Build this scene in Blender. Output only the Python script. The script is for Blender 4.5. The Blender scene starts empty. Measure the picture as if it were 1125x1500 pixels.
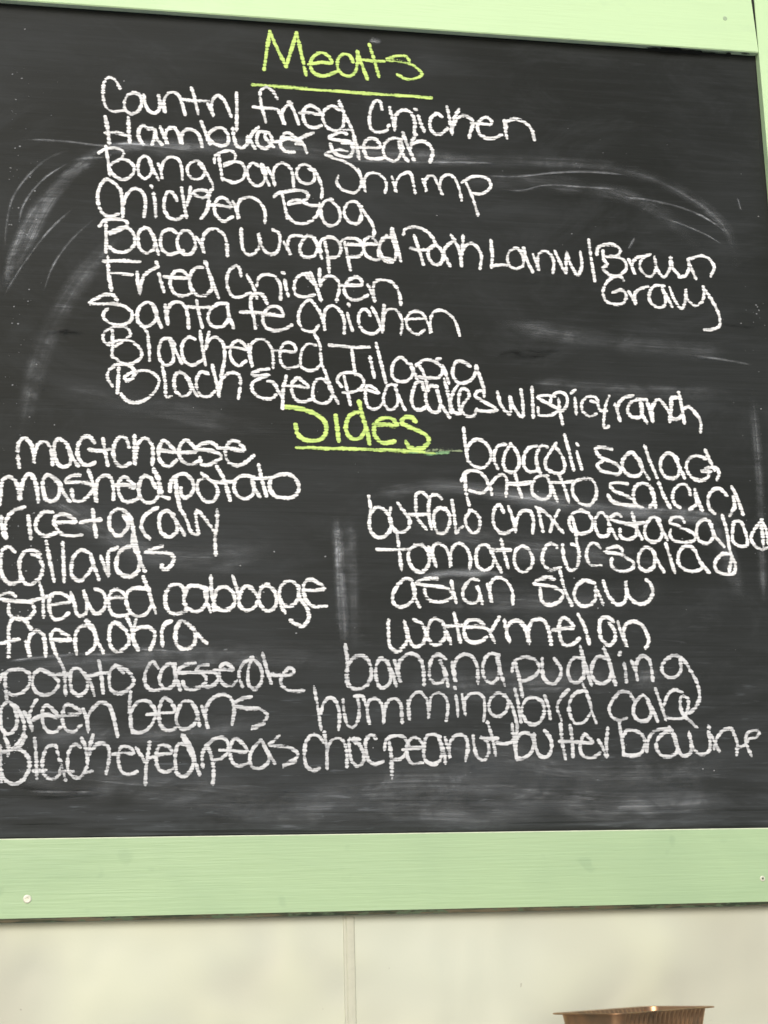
import bpy, bmesh, math, random
from mathutils import Matrix, Vector, noise
random.seed(7)
R = math.radians
scene = bpy.context.scene
C = scene.collection

# ------------------------------------------------------------------ camera
cam_data = bpy.data.cameras.new("camera")
cam_data.sensor_fit = 'VERTICAL'
cam_data.sensor_height = 24.0
cam_data.lens = 24.0 * 2550.0 / 1500.0
cam_data.clip_start = 0.05
cam_data.clip_end = 500.0
cam = bpy.data.objects.new("camera", cam_data)
C.objects.link(cam)
right = Vector((0.98349892, -0.17903764, -0.02598854))
down = Vector((0.01904912, 0.24533508, -0.96925117))
fwd = Vector((0.17990834, 0.95276242, 0.2446973))
rot = Matrix((right, -down, -fwd)).transposed()
cam.matrix_world = Matrix.Translation((-0.36701301, -1.94363533, 1.40081752)) @ rot.to_4x4()
scene.camera = cam

# ------------------------------------------------------------------ daylight (open shade, soft)
SUN_EL, SUN_AZ = 29.0, 194.0          # azimuth of the sun, clockwise from +Y
world = bpy.data.worlds.new("World")
scene.world = world
world.use_nodes = True
wn = world.node_tree
bg = wn.nodes["Background"]
sky = wn.nodes.new("ShaderNodeTexSky")
sky.sky_type = 'NISHITA'
sky.sun_disc = False
sky.sun_elevation = R(SUN_EL)
sky.sun_rotation = R(SUN_AZ)
sky.air_density = 1.0
sky.dust_density = 3.0
sky.ozone_density = 1.0
wn.links.new(sky.outputs[0], bg.inputs[0])
bg.inputs[1].default_value = 0.13
sun_data = bpy.data.lights.new("sun", 'SUN')
sun_data.energy = 1.5
sun_data.angle = R(32)
sun_data.color = (0.95, 0.98, 1.0)
sun = bpy.data.objects.new("sun", sun_data)
C.objects.link(sun)
sd = Vector((math.sin(R(SUN_AZ)) * math.cos(R(SUN_EL)), math.cos(R(SUN_AZ)) * math.cos(R(SUN_EL)), math.sin(R(SUN_EL))))
sun.rotation_euler = sd.to_track_quat('Z', 'Y').to_euler()
sun.location = sd * 5
vs = scene.view_settings
vs.view_transform = 'Standard'
vs.look = 'None'
vs.exposure = -0.04
vs.gamma = 1.0

# ------------------------------------------------------------------ node helpers
def new_mat(name):
    m = bpy.data.materials.new(name); m.use_nodes = True
    nt = m.node_tree
    return m, nt, nt.nodes["Principled BSDF"]
class N:
    def __init__(s, nt): s.nt = nt; s.tc = nt.nodes.new("ShaderNodeTexCoord")
    def link(s, a, b): s.nt.links.new(a, b)
    def val(s, sock, v):
        if isinstance(v, bpy.types.NodeSocket): s.link(v, sock)
        else: sock.default_value = v
    def mapping(s, scale, rot=(0, 0, 0), src='Object', loc=(0, 0, 0)):
        m = s.nt.nodes.new("ShaderNodeMapping")
        m.inputs['Scale'].default_value = scale; m.inputs['Rotation'].default_value = rot; m.inputs['Location'].default_value = loc
        s.link(s.tc.outputs[src], m.inputs['Vector']); return m.outputs[0]
    def noise(s, vec, scale=1.0, detail=3.0, rough=0.55, dist=0.0):
        n = s.nt.nodes.new("ShaderNodeTexNoise")
        n.inputs['Scale'].default_value = scale; n.inputs['Detail'].default_value = detail
        n.inputs['Roughness'].default_value = rough; n.inputs['Distortion'].default_value = dist
        s.link(vec, n.inputs['Vector']); return n.outputs['Fac']
    def math(s, op, a, b=0.0, c=0.0, clamp=False):
        n = s.nt.nodes.new("ShaderNodeMath"); n.operation = op; n.use_clamp = clamp
        for i, v in enumerate((a, b, c)): s.val(n.inputs[i], v)
        return n.outputs[0]
    def ramp(s, v, a, b, lo=0.0, hi=1.0, smooth=True):
        n = s.nt.nodes.new("ShaderNodeMapRange")
        n.interpolation_type = 'SMOOTHSTEP' if smooth else 'LINEAR'
        s.val(n.inputs[0], v)
        for i, x in enumerate((a, b, lo, hi)): s.val(n.inputs[i + 1], x)
        return n.outputs[0]
    def mix(s, f, a, b):
        n = s.nt.nodes.new("ShaderNodeMix"); n.data_type = 'RGBA'
        s.val(n.inputs[0], f)
        s.val(n.inputs[6], a if isinstance(a, bpy.types.NodeSocket) else (*a, 1))
        s.val(n.inputs[7], b if isinstance(b, bpy.types.NodeSocket) else (*b, 1))
        return n.outputs[2]
    def bump(s, h, dist, strength=1.0, prev=None):
        n = s.nt.nodes.new("ShaderNodeBump"); n.inputs['Strength'].default_value = strength
        n.inputs['Distance'].default_value = dist; s.link(h, n.inputs['Height'])
        if prev: s.link(prev, n.inputs['Normal'])
        return n.outputs[0]
    def mix_f(s, f, a, b):
        return s.math('ADD', s.math('MULTIPLY', s.math('SUBTRACT', 1.0, f), a), s.math('MULTIPLY', f, b))
    def attr(s, name):
        n = s.nt.nodes.new("ShaderNodeAttribute"); n.attribute_name = name; return n.outputs['Fac']
    def sep(s, vec):
        n = s.nt.nodes.new("ShaderNodeSeparateXYZ"); s.link(vec, n.inputs[0]); return n.outputs

# brush ridges of the blackboard paint, shared by the board and the chalk that catches on them
def ridges(n):
    a = n.noise(n.mapping((7, 7, 300)), 1.0, 3.0, 0.6, 0.25)
    b = n.noise(n.mapping((22, 22, 900)), 1.0, 2.0, 0.5, 0.1)
    return n.math('ADD', n.math('MULTIPLY', a, 0.7), n.math('MULTIPLY', b, 0.3))

def mat_board():
    m, nt, p = new_mat("blackboard_paint"); n = N(nt)
    rd = ridges(n)
    streak = n.ramp(n.noise(n.mapping((5, 5, 130)), 1.0, 4.0, 0.65, 0.3), 0.45, 0.75)
    big = n.ramp(n.noise(n.mapping((2.6, 2.6, 4.2)), 1.0, 3.0, 0.55, 0.4), 0.38, 0.70)
    mid = n.ramp(n.noise(n.mapping((7, 7, 15)), 1.0, 5.0, 0.68, 0.9), 0.45, 0.75)
    speck = n.ramp(n.noise(n.mapping((260, 260, 380)), 1.0, 2.0, 0.5), 0.66, 0.76)
    z = n.sep(n.tc.outputs['Object'])[2]                      # 0 at the foot of the board
    warp = n.math('ADD', z, n.math('MULTIPLY', n.math('SUBTRACT', n.noise(n.mapping((1.7, 1.7, 3.0)), 1.0, 3.0, 0.5), 0.5), 0.5))
    foot = n.ramp(warp, 0.0, 0.62, 1.0, 0.0)                  # settled chalk dust
    band = n.ramp(n.math('ABSOLUTE', n.math('SUBTRACT', z, 0.055)), 0.0, 0.09, 1.0, 0.0)
    dust = n.math('MULTIPLY', foot, 0.33)
    dust = n.math('ADD', dust, n.math('MULTIPLY', big, 0.17))
    dust = n.math('ADD', dust, n.math('MULTIPLY', mid, 0.16))
    st = n.math('MULTIPLY', streak, n.math('ADD', 0.07, n.math('MULTIPLY', band, 0.60)))
    dust = n.math('ADD', dust, st)
    dust = n.math('MULTIPLY', dust, n.ramp(rd, 0.30, 0.62, 0.78, 1.10))
    dust = n.math('ADD', dust, n.math('MULTIPLY', speck, 0.10))
    fleck = n.ramp(n.noise(n.mapping((22, 22, 210), loc=(5, 0, 1)), 1.0, 3.0, 0.6, 0.3), 0.60, 0.74)
    low = n.ramp(z, 0.08, 0.42, 1.0, 0.12)
    dust = n.math('ADD', dust, n.math('MULTIPLY', n.math('MULTIPLY', fleck, low), 0.75))
    patch = n.ramp(n.noise(n.mapping((6, 6, 34), loc=(2, 0, 7)), 1.0, 4.0, 0.65, 0.6), 0.36, 0.60, 0.45, 1.12)
    dust = n.math('MULTIPLY', dust, n.mix_f(low, 1.0, patch))
    groove = n.math('MULTIPLY', n.ramp(n.noise(n.mapping((3.5, 3.5, 230), loc=(3, 0, 0)), 1.0, 2.0, 0.5, 0.15), 0.60, 0.68), n.math('ADD', 0.15, band))
    dust = n.math('MULTIPLY', dust, n.math('SUBTRACT', 1.0, n.math('MULTIPLY', groove, 0.85)))
    col = n.mix(n.math('MULTIPLY', dust, 0.105, clamp=True), (0.0115, 0.0135, 0.0115), (0.70, 0.76, 0.84))
    p.inputs['Specular IOR Level'].default_value = 0.14
    n.link(col, p.inputs['Base Color'])
    n.link(n.ramp(dust, 0.0, 1.0, 0.50, 0.80), p.inputs['Roughness'])
    b1 = n.bump(rd, 0.0005, 0.45)
    b2 = n.bump(groove, -0.0006, 0.6, b1)
    n.link(b2, p.inputs['Normal'])
    return m

def mat_chalk(name, c_hi, c_lo):
    m, nt, p = new_mat(name); n = N(nt)
    e = n.attr('edge'); pr = n.attr('press')
    rd = ridges(n)
    fine = n.noise(n.mapping((420, 420, 620)), 1.0, 3.0, 0.65)
    gap = n.noise(n.mapping((38, 38, 400), (0, R(4), 0)), 1.0, 1.0, 0.5)
    v = n.ramp(e, 0.0, 0.70, 0.0, 1.0, smooth=False)
    v = n.math('MULTIPLY', v, pr)
    v = n.math('ADD', v, n.math('MULTIPLY', n.math('SUBTRACT', rd, 0.5), 1.9))
    v = n.math('ADD', v, n.math('MULTIPLY', n.math('SUBTRACT', gap, 0.5), 1.6))
    v = n.math('ADD', v, n.math('MULTIPLY', n.math('SUBTRACT', fine, 0.5), 1.7))
    a = n.ramp(v, 0.24, 0.56)
    a = n.math('MULTIPLY', a, n.ramp(e, 0.0, 0.12))
    full = n.math('MULTIPLY', n.ramp(v, 0.30, 0.80), n.ramp(gap, 0.36, 0.54, 0.22, 1.0))
    full = n.math('MULTIPLY', full, n.ramp(n.noise(n.mapping((45, 45, 60)), 1.0, 3.0, 0.6), 0.32, 0.56, 0.65, 1.0))
    n.link(n.mix(full, c_lo, c_hi), p.inputs['Base Color'])
    p.inputs['Roughness'].default_value = 0.95
    p.inputs['Specular IOR Level'].default_value = 0.1
    n.link(n.math('MULTIPLY', a, n.ramp(pr, 0.3, 0.9, 0.75, 1.0)), p.inputs['Alpha'])
    n.link(n.bump(n.math('ADD', v, fine), 0.0006, 0.5), p.inputs['Normal'])
    return m

def mat_smear(name="chalk_smear", col=(0.70, 0.74, 0.78)):
    m, nt, p = new_mat(name); n = N(nt)
    e = n.attr('edge'); pr = n.attr('press')
    uv = n.mapping((6, 700, 1), src='UV')
    st = n.noise(uv, 1.0, 4.0, 0.65, 0.1)
    st2 = n.noise(n.mapping((3, 160, 1), src='UV'), 1.0, 2.0, 0.5, 0.1)
    rd = ridges(n)
    cloud = n.ramp(n.noise(n.mapping((16, 16, 26)), 1.0, 5.0, 0.7, 0.8), 0.38, 0.66)
    v = n.math('MULTIPLY', n.ramp(st, 0.36, 0.72, 0.3, 0.9), n.ramp(st2, 0.30, 0.66, 0.35, 1.0))
    v = n.math('MULTIPLY', n.math('ADD', v, 0.12), n.math('ADD', 0.25, cloud))
    v = n.math('MULTIPLY', v, n.ramp(rd, 0.35, 0.62, 0.55, 1.15))
    v = n.math('MULTIPLY', v, n.ramp(e, 0.0, 1.0))
    v = n.math('MULTIPLY', v, pr, clamp=True)
    n.link(v, p.inputs['Alpha'])
    p.inputs['Base Color'].default_value = (*col, 1)
    p.inputs['Roughness'].default_value = 0.95
    p.inputs['Specular IOR Level'].default_value = 0.1
    return m

def mat_paint(name, col, dark, grime=0.35, along=(2.2, 40, 40), gloss=0.42, seed=0.0):
    m, nt, p = new_mat(name); n = N(nt)
    g = n.noise(n.mapping(along, loc=(seed, seed, 0)), 1.0, 4.0, 0.6, 0.3)
    big = n.noise(n.mapping((5, 5, 9), loc=(seed, 0, 0)), 1.0, 3.0, 0.55, 0.5)
    spot = n.ramp(n.noise(n.mapping((26, 26, 30), loc=(seed, 0, 2)), 1.0, 2.0, 0.5), 0.66, 0.74)
    f = n.math('ADD', n.math('MULTIPLY', n.ramp(g, 0.48, 0.75), 0.35), n.math('MULTIPLY', n.ramp(big, 0.42, 0.72), 0.5))
    f = n.math('ADD', f, n.math('MULTIPLY', spot, 0.6))
    n.link(n.mix(n.math('MULTIPLY', f, grime, clamp=True), col, dark), p.inputs['Base Color'])
    n.link(n.ramp(big, 0.3, 0.7, gloss - 0.07, gloss + 0.12), p.inputs['Roughness'])
    fine = n.noise(n.mapping((along[0] * 6, along[1] * 9, along[2] * 9)), 1.0, 3.0, 0.6)
    n.link(n.bump(fine, 0.0007, 0.6, n.bump(big, 0.004, 0.5)), p.inputs['Normal'])
    return m

def mat_worn():
    m, nt, p = new_mat("worn_wood_edge"); n = N(nt)
    g = n.noise(n.mapping((14, 60, 220)), 1.0, 4.0, 0.7, 0.4)
    h = n.noise(n.mapping((60, 60, 160)), 1.0, 3.0, 0.6)
    c1 = n.mix(n.ramp(g, 0.40, 0.62), (0.04, 0.06, 0.035), (0.19, 0.16, 0.10))
    n.link(n.mix(n.ramp(h, 0.52, 0.64), c1, (0.12, 0.17, 0.10)), p.inputs['Base Color'])
    p.inputs['Roughness'].default_value = 0.85
    n.link(n.bump(g, 0.001, 0.8), p.inputs['Normal'])
    return m

def mat_wall():
    m, nt, p = new_mat("glossy_wall_sheet"); n = N(nt)
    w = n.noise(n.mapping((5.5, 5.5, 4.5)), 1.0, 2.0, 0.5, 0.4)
    reflect_tone = n.noise(n.mapping((3.6, 3.6, 5), loc=(1.3, 0, 0.4)), 1.0, 1.5, 0.45, 0.3)  # broad patches: blurred reflections on the gloss, put into the base colour
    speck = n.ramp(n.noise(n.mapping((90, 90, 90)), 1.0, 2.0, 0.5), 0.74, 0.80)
    c = n.mix(n.ramp(reflect_tone, 0.30, 0.72), (0.60, 0.63, 0.52), (0.49, 0.49, 0.40))
    c = n.mix(n.math('MULTIPLY', n.ramp(w, 0.42, 0.66), 0.5), c, (0.72, 0.745, 0.55))  # brighter reflected areas, likewise mixed into the colour
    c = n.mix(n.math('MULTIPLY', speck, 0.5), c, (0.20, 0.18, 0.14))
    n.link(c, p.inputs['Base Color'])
    p.inputs['Roughness'].default_value = 0.28
    n.link(n.bump(n.noise(n.mapping((300, 300, 300)), 1.0, 2.0, 0.5), 0.0002, 0.3, n.bump(w, 0.03, 0.5)), p.inputs['Normal'])
    return m

def mat_copper():
    m, nt, p = new_mat("copper_foil"); n = N(nt)
    g = n.noise(n.mapping((30, 30, 30)), 1.0, 3.0, 0.6)
    n.link(n.mix(n.ramp(g, 0.35, 0.7), (0.52, 0.29, 0.15), (0.30, 0.20, 0.12)), p.inputs['Base Color'])
    p.inputs['Metallic'].default_value = 0.85
    n.link(n.ramp(g, 0.3, 0.7, 0.28, 0.45), p.inputs['Roughness'])
    return m

def mat_simple(name, col, rough=0.6, metal=0.0, vary=0.85):
    m, nt, p = new_mat(name); n = N(nt)
    g = n.noise(n.mapping((120, 120, 120)), 1.0, 3.0, 0.6)
    n.link(n.mix(n.ramp(g, 0.35, 0.7), col, tuple(c * vary for c in col)), p.inputs['Base Color'])
    p.inputs['Roughness'].default_value = rough
    p.inputs['Metallic'].default_value = metal
    return m

M = {
    'board': mat_board(),
    'w': mat_chalk("white_chalk", (0.97, 0.97, 0.965), (0.52, 0.53, 0.53)),
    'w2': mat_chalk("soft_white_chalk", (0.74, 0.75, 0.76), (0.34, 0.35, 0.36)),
    'y': mat_chalk("yellow_green_chalk", (0.70, 0.90, 0.27), (0.38, 0.54, 0.16)),
    'g': mat_chalk("green_chalk", (0.34, 0.56, 0.30), (0.18, 0.36, 0.18)),
    'd': mat_chalk("faded_green_chalk", (0.36, 0.42, 0.26), (0.22, 0.28, 0.18)),
    's': mat_smear(),
    'paint_top': mat_paint("pale_mint_paint", (0.58, 0.79, 0.45), (0.46, 0.64, 0.40), 0.2, (2.2, 40, 40), 0.45, 3.0),  # paler tint that also carries the brighter light on the upper boards
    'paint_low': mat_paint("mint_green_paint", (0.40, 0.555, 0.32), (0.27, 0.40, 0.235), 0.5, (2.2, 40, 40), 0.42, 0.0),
    'paint_side': mat_paint("pale_mint_side_paint", (0.58, 0.79, 0.45), (0.50, 0.68, 0.42), 0.20, (40, 40, 2.2), 0.45, 6.0),  # same lightened tint as the top rail, upper light included in the colour
    'worn': mat_worn(),
    'lip': mat_paint("mint_edge_paint", (0.72, 0.88, 0.66), (0.42, 0.58, 0.40), 0.6, (9, 30, 30), 0.6, 9.0),
    'gap': mat_simple("black_gap_paint", (0.012, 0.014, 0.012), 0.9),
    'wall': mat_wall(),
    'strip': mat_simple("joint_strip_plastic", (0.56, 0.565, 0.45), 0.4, 0.0, 0.94),
    'copper': mat_copper(),
    'steel': mat_simple("brushed_steel", (0.55, 0.54, 0.50), 0.35, 0.9),
    'screw': mat_simple("pale_screw_zinc", (0.75, 0.74, 0.62), 0.45, 0.3),
    'dark': mat_smear("dark_scuff", (0.008, 0.009, 0.008)),
    'primer': mat_simple('chipped_primer', (0.74, 0.80, 0.60), 0.7),
    'nail': mat_simple("painted_nail", (0.42, 0.55, 0.36), 0.7),
    'hole': mat_simple("dark_nail", (0.10, 0.13, 0.08), 0.8),
}

# ------------------------------------------------------------------ build helpers
def link_mesh(name, me, mat, parent=None, label=None):
    o = bpy.data.objects.new(name, me); C.objects.link(o)
    me.materials.append(mat)
    if parent: o.parent = parent
    if label: o['label'] = label
    return o
def bm_obj(name, bm, mat, parent=None, label=None, smooth=False):
    me = bpy.data.meshes.new(name); bmesh.ops.recalc_face_normals(bm, faces=bm.faces[:])
    bm.to_mesh(me); bm.free()
    if smooth:
        for f in me.polygons: f.use_smooth = True
    return link_mesh(name, me, mat, parent, label)
def thing(name, label, cat, loc):
    o = bpy.data.objects.new(name, None); C.objects.link(o); o.location = loc
    o.empty_display_size = 0.05
    o['label'] = label; o['category'] = cat
    return o
def loft(L, secs, bm=None):
    """closed loops (lists of points) joined in order, both ends capped; points relative to L"""
    bm = bm or bmesh.new()
    rows = [[bm.verts.new(Vector(q) - L) for q in s] for s in secs]
    for a, b in zip(rows, rows[1:]):
        k = len(a)
        for i in range(k): bm.faces.new((a[i], a[(i + 1) % k], b[(i + 1) % k], b[i]))
    bm.faces.new(rows[0]); bm.faces.new(rows[-1][::-1])
    return bm
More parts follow.
